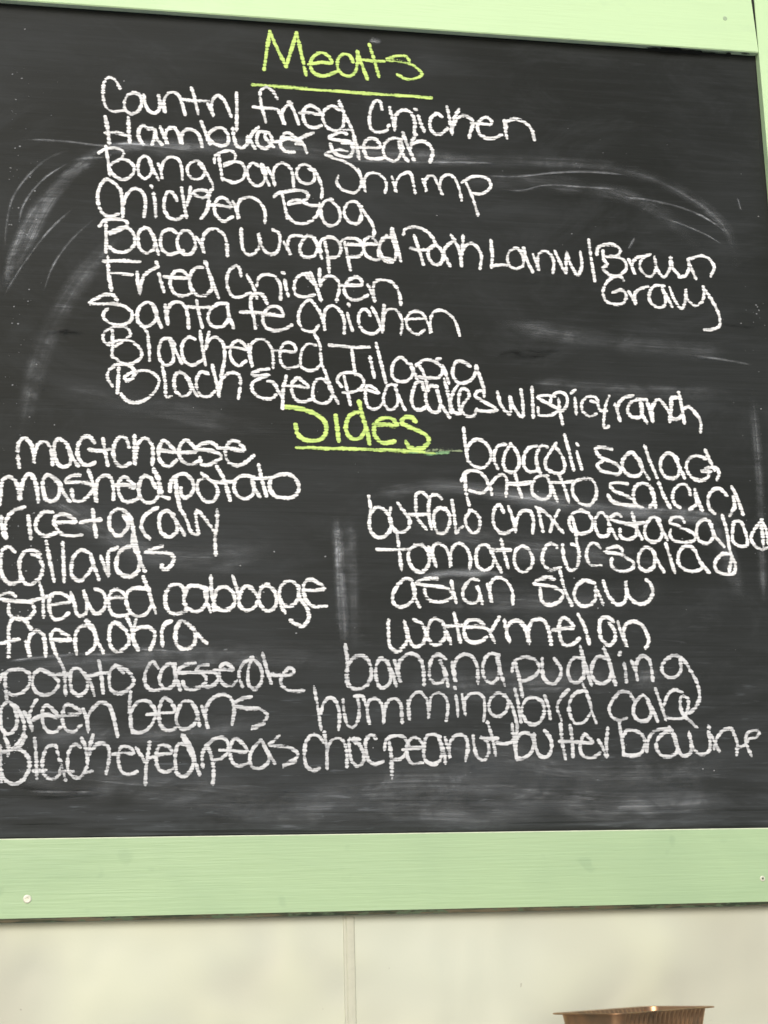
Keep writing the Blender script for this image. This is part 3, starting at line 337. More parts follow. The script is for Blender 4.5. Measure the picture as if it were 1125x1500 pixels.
Cabbage;w;5.6;-2328,4036 -2375,4098 -2452,4105 -2528,4025 -2543,3899 -2512,3805 -2435,3767 -2312,3792|-2081,4062 -2189,4092 -2282,4076 -2328,3964 -2313,3854 -2220,3792 -2143,3809 -2081,3888 -2081,4062 -2097,3999 -2066,3888 -2035,3802|-2027,4198 -2019,4015 -1973,3826|-1996,3810 -1988,3968 -1941,4064 -1864,4080 -1778,4018 -1755,3923 -1802,3836 -1896,3803 -1973,3842|-1777,4201 -1731,4066 -1709,3939|-1709,3939 -1677,4051 -1614,4091 -1536,4036 -1490,3957 -1538,3846 -1616,3806 -1686,3845 -1716,3939|-1301,4039 -1379,4110 -1442,4085 -1482,3973 -1459,3862 -1382,3808 -1303,3848 -1278,3960 -1316,4055|-1017,4090 -1095,4153 -1174,4144 -1238,4072 -1239,3944 -1177,3865 -1098,3874 -1034,3946 -1025,4074 -1011,3962 -926,3836 -912,3725 -976,3637 -1054,3652 -1116,3699|-1239,3944 -1224,3865 -1186,3794|-954,4051 -827,4052 -724,4077 -794,4141 -889,4180 -953,4139 -962,4011 -924,3915 -846,3860 -712,3870
Fried;w;5.6;-4026,3576 -4080,3668 -4155,3713 -4229,3690 -4263,3590 -4259,3421 -4259,3269|-4369,3405 -4267,3436 -4156,3460|-4074,3430 -4050,3361 -4026,3262 -4051,3407 -4024,3514 -3958,3561 -3898,3531 -3866,3408 -3856,3286|-3793,3462 -3688,3455 -3584,3463 -3660,3532 -3750,3570 -3801,3531 -3784,3408 -3737,3286|-3406,3627 -3466,3618 -3525,3549 -3538,3425 -3521,3310|-3401,3310 -3327,3380 -3314,3519 -3406,3642 -3422,3689 -3346,3596 -3298,3457 -3229,3327
Okra;w;5.6;-2998,3583 -3075,3652 -3135,3644 -3164,3535 -3147,3396 -3086,3327 -3011,3351 -2944,3444 -2983,3568 -3074,3645|-2969,3723 -2923,3615 -2899,3522|-2870,3685 -2892,3599 -2906,3491 -2844,3359|-2907,3522 -2847,3600 -2740,3608 -2664,3554 -2671,3445 -2708,3360|-2481,3680 -2542,3649 -2580,3555 -2571,3407|-2266,3635 -2358,3689 -2412,3603 -2427,3478 -2388,3385 -2312,3362 -2220,3417 -2205,3542 -2251,3620 -2174,3526 -2082,3433
Potato;w;5.2;-4351,2995 -4316,3071 -4214,3117 -4096,3125 -4029,3072 -4026,2966 -4090,2875 -4178,2845 -4237,2860|-4294,3071 -4283,2950 -4264,2784|-3830,3103 -3919,3125 -3984,3057 -3989,2950 -3928,2860 -3824,2845 -3737,2905 -3709,2981 -3770,3057 -3859,3102|-3714,3248 -3660,3133 -3632,2852|-3777,3065 -3710,3068 -3606,3073|-3428,3073 -3503,3142 -3570,3118 -3583,2997 -3559,2890 -3483,2837 -3410,2890 -3397,3012 -3458,3103 -3382,3027 -3320,2852|-3273,3219 -3248,3089 -3223,2875|-3390,3058 -3308,3073 -3173,3097|-3008,3097 -3084,3166 -3144,3120 -3157,2982 -3126,2890 -3036,2860 -2946,2906 -2887,2998 -2948,3105 -3084,3181
Casserole;w;5.2;-2623,3152 -2677,3221 -2729,3167 -2766,3059 -2750,2952 -2690,2898 -2584,2906|-2433,3191 -2509,3191 -2585,3106 -2599,2983 -2539,2914 -2448,2952 -2425,3075 -2449,3191 -2418,3045 -2372,2906|-2212,3200 -2311,3184 -2395,3122 -2395,3098 -2265,3099 -2128,3084 -2082,3030 -2113,2960 -2189,2922 -2265,2906 -2326,2937 -2341,2991|-2067,3184 -2158,3169 -2197,3114 -2097,3107 -1959,3084 -1944,3030 -2006,2953 -2113,2937|-1990,3123 -1882,3131 -1775,3131 -1821,3185 -1882,3201 -1929,3138 -1929,3030 -1868,2953 -1791,2953 -1729,3015|-1573,3248 -1651,3217 -1705,3124 -1714,3046 -1676,2945|-1558,3264 -1605,3155 -1613,3031 -1591,2938 -1529,2915 -1467,2984 -1451,3093 -1496,3202 -1573,3264|-1441,3311 -1403,3155 -1351,2984|-1342,3078 -1218,3070 -1093,3094 -1093,3133 -1139,3156 -1202,3094 -1242,3000 -1204,2923 -1127,2892 -987,2896
Green;w;5.2;-4189,2724 -4249,2769 -4307,2724 -4332,2590 -4299,2455 -4240,2418 -4168,2470 -4149,2589 -4190,2739 -4099,2604 -4066,2469 -4086,2380 -4149,2291|-4070,2649 -4017,2559 -3977,2439 -4018,2589 -3991,2709 -3948,2784|-3973,2574 -3849,2626 -3716,2603 -3777,2694 -3844,2731 -3880,2664 -3869,2528 -3816,2446 -3742,2438 -3677,2483|-3716,2603 -3598,2618 -3465,2648 -3541,2716 -3615,2739 -3651,2678 -3656,2543 -3610,2453 -3536,2437 -3463,2505|-3436,2678 -3398,2587 -3380,2444 -3390,2587 -3332,2693 -3244,2761 -3154,2723 -3107,2602 -3060,2390
Beans;w;5.2;-2923,2875 -2929,2708 -2920,2541 -2896,2435|-2912,2526 -2913,2647 -2854,2753 -2764,2784 -2689,2738 -2643,2647 -2672,2540 -2747,2450 -2836,2420 -2897,2450 -2920,2526|-2733,2624 -2583,2646 -2432,2661 -2477,2768 -2546,2814 -2591,2738 -2605,2586 -2567,2479 -2491,2449 -2416,2479|-2265,2768 -2341,2768 -2394,2677 -2416,2555 -2370,2471 -2280,2471 -2204,2539 -2189,2646 -2250,2768 -2189,2676 -2159,2508|-2128,2707 -2090,2584 -2060,2462 -2090,2600 -2067,2737 -1975,2829 -1868,2853 -1792,2783 -1769,2660 -1793,2523|-1584,2822 -1669,2806 -1746,2768|-1746,2714 -1623,2691 -1485,2683 -1401,2629 -1425,2552 -1579,2468 -1502,2491 -1440,2522
Black;w;5.2;-4275,2381 -4228,2247 -4234,2187|-4322,2217 -4235,2232 -4148,2261 -4060,2216 -4007,2127 -4012,2023 -4067,1920 -4153,1869 -4226,1892 -4286,1951 -4317,2055|-4324,2277 -4311,2084 -4299,1907|-4057,2380 -4105,2290 -4163,2254|-3954,2357 -3935,2171 -3922,1934|-3739,2289 -3812,2274 -3855,2185 -3866,2052 -3835,1955 -3761,1925 -3689,1961 -3676,2035|-3724,2274 -3677,2124 -3615,1916|-3467,2272 -3519,2295 -3577,2243 -3596,2109 -3587,2005 -3527,1945 -3454,1945 -3410,1989|-3446,2362 -3400,2242 -3382,2078 -3410,1989 -3337,2003|-3328,2392 -3356,2287 -3384,2167|-3369,2182 -3311,2271 -3238,2316 -3163,2271 -3147,2166 -3174,1987|-3953,2018 -3895,2019 -3836,2022|-3660,2006 -3602,2011 -3543,2008
Eyed;w;5.2;-3102,2188 -2999,2210 -2879,2202 -2925,2262 -2999,2277 -3043,2210 -3042,2075 -2996,1985 -2922,1963 -2848,1992|-2850,2254 -2805,2179 -2744,2088|-2708,2314 -2722,2193 -2744,2043 -2750,1864|-2700,2148 -2580,2185 -2460,2207 -2505,2267 -2581,2290 -2625,2223 -2632,2102 -2594,2012 -2534,1989 -2459,2019|-2310,2281 -2385,2297 -2422,2206 -2422,2071 -2399,1966 -2324,1943 -2249,2010 -2226,2115 -2279,2251 -2348,2403 -2249,2251 -2204,2100 -2159,1964
Peas;w;5.2;-2121,2046 -2128,2159 -2090,2265 -2007,2341 -1900,2363 -1840,2309 -1840,2218 -1901,2143 -1992,2113|-2068,2280 -2022,2144 -2000,1993 -2008,1850|-1924,2226 -1779,2218 -1627,2217 -1687,2309 -1763,2355 -1809,2279 -1810,2142 -1765,2066 -1689,2051 -1612,2080|-1473,2330 -1550,2262 -1596,2156 -1582,2050 -1506,2019 -1414,2064 -1382,2140 -1457,2323 -1397,2201 -1322,2086|-1272,2383 -1319,2337 -1381,2284 -1258,2268 -1135,2245 -1059,2183 -1091,2123 -1230,2047 -1168,2062 -1091,2100
Broccoli;w;5.2;996,6048 1006,5878 1031,5658|1027,5777 1064,5863 1150,5916 1249,5885 1312,5784 1307,5665 1219,5570 1119,5576 1038,5641|1501,5866 1416,5847 1361,5751 1357,5650 1395,5566|1568,5868 1496,5755 1465,5618 1503,5535 1586,5520 1658,5606 1655,5725 1609,5826 1568,5868|1881,5859 1795,5831 1722,5710 1724,5591 1789,5524 1874,5543|2017,5846 1958,5861 1894,5783 1879,5646 1923,5502|2130,5892 2056,5787 1991,5683 1995,5580 2077,5531 2179,5525 2225,5603 2191,5756 2127,5840|2246,5998 2287,5810 2334,5572|2395,5890 2403,5882|2389,5787 2409,5693 2437,5583
Salad;w;5.6;2821,5841 2728,5856 2632,5845 2645,5768 2753,5702 2870,5653 2935,5586 2898,5534 2777,5540 2660,5580 2638,5648 2700,5683|3135,5746 3087,5805 2998,5760 2948,5655 2969,5570 3051,5512 3156,5523 3204,5610 3153,5747 3181,5644 3274,5483|3249,5887 3306,5699 3379,5502|3657,5742 3557,5809 3466,5755 3432,5633 3468,5530 3552,5489 3641,5517 3673,5604 3623,5759 3668,5656 3727,5502|4017,5751 3905,5783 3796,5728 3762,5624 3816,5521 3917,5472 4025,5509 4049,5596 3944,5590 4067,5593|4025,5856 4076,5718 4121,5615|4017,5630 4141,5642 4179,5565 4147,5495
Potato;w;5.2;946,5403 983,5488 1068,5532 1167,5510 1247,5427 1268,5327 1190,5258 1041,5280|990,5472 991,5287 1026,5104|1294,5361 1365,5447 1451,5491 1498,5433 1481,5230|1294,5361 1306,5243|1505,5382 1647,5372 1782,5389|1603,5512 1630,5368 1673,5218|1530,5383 1647,5386 1817,5406|2007,5487 1888,5476 1816,5390 1810,5271 1875,5205 1975,5199 2038,5276 2035,5378 1990,5487 2051,5361 2109,5176|2036,5403 2172,5406 2326,5427|2144,5516 2204,5364 2253,5171|2550,5457 2430,5455 2325,5401 2310,5282 2380,5165 2497,5134 2587,5220 2604,5356 2550,5457 2482,5464
Salad;w;5.6;2993,5408 2891,5423 2786,5395 2816,5327 2933,5279 3033,5230|3079,5137 2925,5151 2791,5190 2752,5258|3301,5372 3201,5421 3094,5367 3068,5230 3097,5146 3164,5122|3268,5132 3325,5202 3316,5338|3292,5355 3327,5236 3337,5134|3400,5426 3450,5273 3518,5129|3791,5297 3771,5382 3721,5416 3614,5379 3563,5275 3582,5173 3640,5131|3856,5350 3882,5230 3925,5103|3777,5108 3861,5179 3852,5298|4255,5298 4173,5374 4084,5355 4015,5250 4023,5130 4079,5063|4279,5041 4349,5154 4341,5274|4333,5395 4392,5258 4447,5062
Buffalo;w;5.2;-178,5178 -158,5030 -178,4865 -156,4750 -61,4687 38,4737 81,4837 60,4952 -19,5041 -100,5048 -142,4997|79,5043 60,4952 81,4837 128,4788|170,5103 241,5005 303,4907 284,4807 201,4757 120,4772|525,5193 461,5250 395,5224 382,5090 394,4942 449,4860 496,4803|690,5180 641,5221 567,5202 539,5110 535,4977 562,4812|305,4976 420,4978 535,4991|750,5031 669,5063 601,4995 596,4846 642,4756 724,4766 777,4866 782,4982 735,5056|821,5149 839,4983 856,4768|873,4768 899,4818 933,4836|1048,5037 979,4953 983,4853 1054,4763 1121,4789 1151,4906 1113,5005 1032,5037
Chix;w;5.2;1439,5028 1401,5111 1349,5085 1311,4976 1323,4859 1386,4777 1486,4779 1555,4822|1508,5088 1552,4947 1578,4797|1578,4797 1602,4948 1682,5050 1766,5043 1802,4935 1787,4784|1875,5054 1894,4920 1913,4803|1844,5095 1852,5087|1885,5079 1998,4989 2078,4890 2157,4791|2120,5058 2055,4940 2006,4805
Pasta;w;5.2;2276,4810 2239,4909 2287,5011 2391,5064 2491,5024 2536,4915 2496,4813 2392,4778 2326,4794|2285,4978 2311,4844 2326,4643|2719,4986 2645,5044 2582,4983 2566,4848 2628,4749 2714,4767 2738,4885 2711,5003 2754,4868 2822,4727|2891,5006 2849,5031 2761,4978 2860,4929 2979,4906 3078,4857 3055,4756 2950,4720 2875,4753 2872,4837|3039,5043 3079,4874 3139,4732|2962,4914 3065,4916 3169,4927|3378,4964 3311,5006 3230,4945 3179,4825 3207,4725 3290,4692 3380,4744 3397,4863 3344,4981 3404,4846 3456,4729
Salad;w;5.2;3688,4953 3657,5004 3553,5002 3505,4941 3614,4892 3749,4835 3822,4769 3774,4709 3669,4690 3550,4713 3494,4780 3507,4840|4034,4926 3968,4984 3879,4948 3836,4837 3862,4719 3963,4686 4038,4755 4040,4892 4003,4976 4074,4773 4170,4656|4181,5031 4221,4861 4238,4640|4463,4831 4421,4958 4334,4965 4298,4845 4296,4709 4379,4659 4468,4678 4463,4831 4420,4950|4688,4989 4591,4884 4528,4764 4556,4679 4657,4621 4738,4648|4679,4989 4730,4870 4742,4699|4673,4920 4681,4800 4678,4664
Tomato;w;5.2;144,4764 163,4592 188,4315|-89,4550 81,4550 260,4553|441,4613 359,4603 283,4528 280,4414 350,4301 447,4294 515,4385 519,4499 457,4597 359,4611|522,4581 559,4483 604,4361 567,4484 579,4599 638,4632 718,4584 764,4486 775,4356 781,4503 834,4619 917,4629 996,4539 1017,4441 1004,4342|1276,4544 1214,4625 1130,4607 1084,4491 1104,4360 1184,4312 1269,4362 1306,4462 1261,4560 1321,4429 1382,4306|1399,4686 1426,4546 1467,4357|1277,4560 1377,4558 1501,4564|1727,4584 1645,4616 1576,4565 1546,4449 1582,4334 1664,4302 1750,4369 1772,4468 1727,4584
Cuc;w;5.6;2072,4614 2015,4663 1937,4604 1889,4487 1909,4388 1982,4331 2101,4365|2148,4632 2157,4474 2216,4334 2302,4360 2343,4493 2325,4626 2267,4650|2603,4614 2539,4672 2469,4629 2436,4495 2473,4404 2599,4397
Salad;w;5.6;2882,4585 2842,4626 2756,4617 2668,4565 2786,4542 2919,4502 3016,4420 2978,4352 2857,4326 2766,4358 2735,4416 2747,4474|3267,4591 3183,4623 3102,4555 3076,4421 3130,4338 3216,4347 3282,4440 3267,4591 3310,4474 3386,4333|3435,4669 3476,4510 3523,4326|3808,4574 3752,4641 3648,4631 3580,4528 3589,4411 3679,4345 3782,4338 3871,4381|3822,4532 3859,4448 3954,4332|4240,4555 4144,4554 4051,4468 4043,4367 4143,4309 4265,4319 4299,4421 4249,4555|4238,4640 4254,4505 4216,4352
Asian;w;5.2;306,4186 233,4202 134,4120 74,3990 95,3893 175,3870 290,3927 342,4041 313,4154|313,4154 333,4009 385,3872|607,4206 477,4205 353,4155 474,4124 636,4109 765,4070 779,3997 679,3939 549,3938 470,3994 456,4075|777,4176 797,4046 825,3933|1097,4196 1015,4203 930,4113 909,3998 956,3934 1070,3935 1115,4017 1078,4131 1108,4049 1135,3920|1210,4140 1239,4035 1251,3929 1232,4067 1261,4182 1346,4232 1443,4184 1504,4070 1505,3923
Slaw;w;5.6;2018,4224 1927,4239 1773,4163 1905,4140 2054,4109 2126,4044 2062,3945 1944,3911 1862,3943 1845,4098|2098,4316 2145,4094 2219,3914|2510,4180 2394,4212 2289,4128 2258,4013 2327,3907 2428,3908 2516,3982 2524,4131 2569,4032 2605,3926|2629,4198 2671,4050 2781,3919 2868,3953 2910,4086 2901,4210 2924,4036 3036,3938 3156,3956 3232,4073 3206,4189 3165,4221
Watermelon;w;5.6;18,3708 14,3556 33,3397 112,3350 194,3414 245,3526 202,3702 245,3510 322,3399 403,3431 455,3543 411,3671 324,3719|638,3705 558,3737 491,3656 471,3527 532,3432 629,3448 681,3545 654,3705 699,3577 743,3449|796,3795 823,3658 857,3466|701,3641 782,3650 880,3659|928,3635 1075,3644 1172,3628 1219,3580|1142,3677 1062,3725 964,3716 911,3627 923,3514 986,3458 1084,3459 1168,3516|1333,3751 1272,3661 1236,3597|1204,3596 1234,3532 1264,3468|1397,3719 1416,3582 1451,3453 1415,3566 1453,3679 1554,3728 1634,3664 1661,3551 1689,3454 1671,3583 1718,3697 1819,3747|1470,3695 1553,3712 1617,3664 1654,3583 1673,3462 1680,3600 1727,3714 1819,3747 1899,3682 1934,3553 1945,3448|1978,3610 2112,3627 2229,3644 2167,3733 2102,3757 2057,3684 2057,3537 2102,3440 2184,3433 2288,3506|2296,3792 2363,3653 2410,3458|2719,3721 2655,3770 2578,3753 2545,3622 2571,3492 2651,3435 2722,3493 2729,3607 2667,3705 2713,3623|2777,3705 2811,3575 2869,3428 2835,3559 2867,3673 2972,3723 3070,3675 3130,3560 3142,3479 3103,3405
Banana;w;5.6;-491,3410 -471,3221 -482,3064 -477,2954|-476,2986 -422,2923 -328,2915 -231,2986 -197,3112 -241,3254 -319,3293 -415,3261 -464,3190|-19,3239 -90,3262 -140,3175 -143,3033 -91,2923 -10,2955 32,3065 -19,3239 42,3112 85,2955|77,3231 105,3113 142,2987 113,3097 132,3223 207,3303 287,3319 366,3272 410,3145 412,2971|671,3265 592,3313 519,3272 482,3145 494,3019 565,2979 647,3019 651,3146 599,3257 666,3114 693,2956|750,3218 770,3098 782,2995 764,3146 817,3274 899,3314 980,3298 1041,3195 1049,2988|1306,3308 1225,3331 1158,3291 1112,3163 1132,3036 1210,2980 1278,3036 1316,3164 1289,3291 1314,3132 1364,2964
Pudding;w;5.6;1461,3124 1490,3228 1599,3285 1713,3269 1792,3189 1763,3101 1669,3037 1569,2997|1498,3228 1539,3052 1570,2837|1828,3262 1822,3133 1849,3021 1945,2973 2032,3053 2046,3166 1977,3262|2324,3263 2226,3287 2156,3214 2132,3086 2177,2997 2243,2990 2313,3054 2329,3199 2299,3409 2339,3231 2407,2966|2592,3281 2509,3297 2438,3215 2421,3070 2491,2982 2574,2982 2645,3055 2654,3200 2582,3402 2639,3232 2699,2974|2822,3209 2833,3120 2837,3007|2780,3346 2770,3327|2916,3241 2951,3136 2977,3015 2959,3136 2993,3266 3063,3307 3128,3267 3154,3153 3162,3023|3519,3301 3418,3308 3311,3235 3279,3137 3349,3056 3451,3064 3516,3138 3526,3284 3642,3122 3715,2959 3720,2797 3652,2684 3590,2636
Humming;w;4.8;-861,2931 -826,2721 -791,2458|-788,2643 -755,2752 -676,2814 -614,2767 -577,2643 -589,2457|-532,2783 -522,2643 -486,2503 -432,2472 -368,2550 -349,2689 -369,2829|-393,2829 -314,2829 -269,2720 -235,2503 -255,2658 -237,2767 -165,2806 -95,2751 -74,2642 -70,2518 -58,2658 -15,2767 65,2806 127,2751 140,2657 144,2533|215,2767 227,2657 229,2556 221,2704 264,2829 362,2880 423,2814|369,2877 431,2814 452,2704 455,2579 468,2720 496,2829 585,2869 663,2814 683,2688 659,2555|784,2829 796,2719 797,2609|772,2927 778,2921|857,2845 869,2735 886,2617 877,2735 913,2829 1012,2869 1099,2829 1118,2703 1099,2554|1366,2829 1287,2869 1203,2814 1167,2719 1195,2624 1291,2600 1375,2671 1397,2782 1351,2853 1428,2750 1470,2608 1489,2498 1475,2356
bird;w;5.2;1484,2909 1511,2782 1539,2529|1543,2608 1573,2734 1642,2806 1740,2806 1811,2750 1822,2639 1759,2528 1676,2497 1597,2545 1567,2608|1839,2829 1875,2718 1892,2575|2123,2901 2045,2829 1980,2702 2022,2559|2295,2893 2203,2861 2131,2750 2131,2607 2200,2511 2300,2535 2371,2622|2308,2966 2372,2782 2404,2622 2440,2527
Cake;w;5.2;2913,2797 2851,2878 2751,2878 2644,2765 2605,2670 2649,2574 2731,2550 2807,2573|3096,2781 3032,2838 2926,2749 2901,2621 2963,2541 3063,2549 3119,2637 3079,2781 3138,2669 3188,2540|3188,2910 3243,2733 3290,2556|3506,2878 3423,2902 3335,2846 3285,2733|3300,2580 3416,2564 3519,2588 3577,2700 3569,2813 3502,2829 3480,2749 3504,2620 3583,2539 3662,2467
Choc;w;5.2;-770,2320 -824,2381 -901,2389 -965,2305 -982,2168 -961,2046 -892,1992 -822,2014|-753,2419 -732,2273 -729,2021|-718,2227 -685,2319 -591,2357 -530,2303 -501,2195 -504,2042|-405,2302 -466,2349 -469,2211 -441,2088 -379,2041 -316,2087 -313,2194 -373,2302 -435,2349 -357,2341|-168,2355 -215,2387 -279,2333 -282,2210 -253,2102 -176,2055 -96,2093
Peanut;w;5.2;-69,2231 -43,2332 53,2378 163,2354 208,2284 173,2176 108,2115 30,2108|-12,2301 7,2131 8,1908|151,2223 254,2237 381,2252 321,2346 242,2346 192,2269 196,2130 249,2060 359,2067|576,2360 497,2391 417,2361 389,2237 393,2113 486,2051 566,2096 595,2220 560,2360 618,2204 629,2073|639,2344 674,2220 686,2119 684,2266 735,2359 816,2390 886,2343 898,2234 869,2102|968,2374 978,2234 1014,2124 1093,2108 1145,2186 1133,2295 1071,2358|1143,2530 1185,2373 1224,2162|1063,2350 1151,2342 1248,2341
Butter;w;5.2;1246,2295 1358,2286 1457,2333 1497,2498|1433,2498 1448,2309 1471,2106|1472,2114 1462,2247 1491,2356 1574,2411 1654,2371 1682,2277 1628,2167 1544,2113 1472,2114|1687,2387 1696,2245 1756,2135 1837,2135 1891,2244 1873,2355 1819,2426|2011,2504 2017,2307 2047,2110|2125,2480 2140,2306 2138,2133|1993,2307 2107,2303 2238,2298|2253,2290 2385,2289 2339,2353 2292,2384 2246,2306 2232,2195 2277,2124 2375,2116 2460,2170|2460,2312 2512,2210 2548,2123 2549,2273 2576,2455
Brown;w;5.2;2720,2510 2742,2335 2755,2145|2755,2145 2854,2137 2955,2160 3012,2270 2986,2382 2889,2430 2806,2430 2761,2367|3023,2318 3031,2183 3056,2302 3112,2397 3206,2437 3325,2460|3356,2428 3272,2412 3183,2333 3151,2238 3203,2142 3302,2126 3388,2157 3412,2268 3364,2420 3395,2268 3469,2133 3555,2156 3588,2267 3564,2403 3594,2235 3688,2147 3792,2179 3818,2298 3801,2410 3854,2330 3919,2186|3814,2475 3820,2459|3862,2218 3904,2330 3979,2418 4083,2450 4127,2361 4153,2265 4135,2145|4141,2217 4237,2248 4302,2320 4398,2344 4437,2408 4387,2424 4291,2393 4258,2296 4313,2136
eraser1;s;2.4;-4379,9464 -4097,9497 -3669,9492 -3324,9472 -3036,9516 -2688,9505 -2338,9479 -1986,9469|-3693,9254 -3494,9297 -3294,9316|-3693,9238 -3945,9050 -4138,8821 -4245,8599 -4281,8350|-3639,9415 -3950,9270 -4198,9005 -4360,8716 -4420,8343 -4426,8038|-3369,8553 -3647,8260 -3866,7913 -3983,7543|-3626,8663 -3875,8402 -4120,8053 -4333,7679 -4451,7433|-2688,9544 -2455,9501 -2221,9493
eraser2;s;2.4;1113,9503 1312,9525 1511,9534|1305,9357 1803,9369 2308,9451 2817,9488 3326,9468|1562,9180 1860,9180 2165,9267 2636,9276 3177,9272|3069,9167 3578,9136 4151,8990 4612,8697|3632,8927 3967,8822 4300,8681 4497,8550|4708,9252 4745,9058|3306,8630 3194,8451|3909,7078 4345,7044 4782,6975
line2;s;2.0;1339,5236 1640,5217 1849,5205
line3;s;2.4;1305,5227 1639,5208 1974,5165 2242,5128 2582,5118 3206,5105
line4;s;3.2;2820,5115 3163,5105 3507,5086 3853,5076 4060,5037 4199,5031
line5;s;2.8;-4349,3192 -4202,3223 -3863,3263 -3700,3279 -3551,3302 -3311,3296 -2980,3305
line6;s;2.0;-2875,3359 -2632,3353 -2403,3330 -2204,3339|-1897,3353 -1835,3364
vert;s;4.8;-569,4907 -564,4400 -547,3829 -528,3377|-522,4401 -491,3829 -486,3405
asian;s;5.6;362,4187 510,4230 772,4274 1100,4270 1364,4265 1561,4235
line7;s;2.0;-4185,1995 -3953,2015 -3660,1998 -3411,2004|-4050,1795 -3729,1784 -3289,1777
steak;s;2.4;-331,9459 97,9467 527,9483 962,9506 1505,9536
"""
SMEARS = """
208;.28;-4470,7614 -4245,7965 -3908,8760 -3398,9363 -2750,9511 -1844,9485
160;.22;-4429,7531 -4325,8046 -4065,8664 -3636,9127 -3236,9284
320;.13;-4192,5801 -3984,6794 -3611,7653 -2985,8461
368;.12;-3318,9395 -1843,9549 -243,9556 1488,9541
240;.10;96,9439 1842,9581 3449,9498 4496,8853 4659,8026
288;.10;778,9204 2182,9303 3512,9080 4277,8377
400;.07;-3977,6463 -2491,6179 -1136,5886
192;.28;-570,5030 -547,4581 -528,3935 -499,3379
240;.12;-409,4992 -395,4178 -398,3300
272;.13;-504,5114 645,5329 1640,5217 2819,5098 4548,5004
320;.12;4028,5079 4170,4656 4334,3984
480;.10;-23,4917 1612,4615 3631,4395
480;.08;281,4186 1913,3960 3613,4143
272;.12;1140,5257 2478,5091 3676,5030 4629,4919
400;.14;-4346,3094 -2859,3251 -1169,3281 -542,3221
560;.10;-4316,2011 -2846,1850 -1188,1684
560;.14;-1188,1760 527,1858 2605,1567 4355,1626
480;.12;-2099,1508 -110,1559 1946,1420
400;.10;-4181,2380 -2851,2412 -1178,2521
480;.12;-75,2908 1864,2989 3961,3074
480;.12;541,2282 2300,1960 4219,2024
480;.10;-4409,5392 -2407,4391 -1153,4571
320;.10;1399,7435 2949,7230 4540,7112
288;.10;1706,6657 2911,6610 4501,6618
176;.12;4692,6758 4697,5525 4607,3820
144;.25;282,4202 937,4292 1511,4234
240;.10;597,3906 1577,3875
112;.35;-34,11129 139,11104
128;-.45;-4028,7010 -3835,7068 -3561,7045
80;-.6;-3835,7101 -3640,7084 -3444,7075
112;-.6;1422,6978 1638,7039 1809,7010
80;-.7;1769,7079 1983,7052 2286,7072
96;-.5;1549,6948 1894,6996 2154,7032
72;-.4;4215,7550 4571,7492 4842,7485
72;-.5;-4167,1855 -3729,1784 -3216,1809
56;-.5;-4092,1737 -3655,1725 -3142,1757
"""
WORDS = {"w": "w and a slash", "mac": "mac", "+": "a plus sign", "Loin": "Loin"}

# ------------------------------------------------------------------ unseen ground sheet, added to bounce light up onto frame and wall
bmg = bmesh.new(); gs = [bmg.verts.new((x, y, 0)) for x, y in ((-60, -60), (60, -60), (60, 60), (-60, 60))]; bmg.faces.new(gs)
og = bm_obj('ground', bmg, mat_simple('pale_concrete', (0.50, 0.49, 0.46), 0.9)); og['kind'] = 'structure'
# ------------------------------------------------------------------ the wall behind
WY = 0.0022                                            # its front face
wall = thing('panelled_wall', 'glossy cream wall sheets with a narrow joint strip under the green frame', 'wall', (0, WY, 0.0))
Lw = Vector((0, WY, 0.0))
def box(L, x0, x1, y0, y1, z0, z1, bev=0.0, bm=None):
    own = bmesh.new()
    vs_ = [own.verts.new(Vector((x, y, z)) - L) for x in (x0, x1) for y in (y0, y1) for z in (z0, z1)]
    for f in ((0, 1, 3, 2), (4, 6, 7, 5), (0, 4, 5, 1), (2, 3, 7, 6), (0, 2, 6, 4), (1, 5, 7, 3)):
        own.faces.new([vs_[i] for i in f])
    if bev: bmesh.ops.bevel(own, geom=own.edges[:], offset=bev, segments=2, affect='EDGES')
    return own
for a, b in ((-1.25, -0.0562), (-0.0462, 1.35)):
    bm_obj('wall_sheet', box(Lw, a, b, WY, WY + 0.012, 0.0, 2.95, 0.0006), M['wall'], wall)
# moulded joint strip: a flange, a groove and a raised bead
secs = []
prof = [(-0.0068, 0.0), (-0.0062, -0.0011), (-0.0040, -0.0013), (-0.0036, -0.0008), (-0.0030, -0.0008), (-0.0026, -0.0014), (0.0012, -0.0016), (0.0046, -0.0014), (0.0056, -0.0011), (0.0062, 0.0), (0.0, 0.008)]
secs = [[(-0.0512 + x, WY + y, z) for x, y in prof] for z in (0.0, 1.2, 1.8, 2.95)]
bm_obj('joint_strip', loft(Lw, secs), M['strip'], wall)

# ------------------------------------------------------------------ the chalkboard
L = Vector((0, 0, 1.44))
board = thing('chalkboard', 'large black menu chalkboard with handwritten white and green chalk in a mint green frame', 'chalkboard', L)
bm = box(L, -0.53, 0.60, 0.0, 0.0020, 1.47, 2.60)
bm_obj('board_panel', bm, M['board'], board)

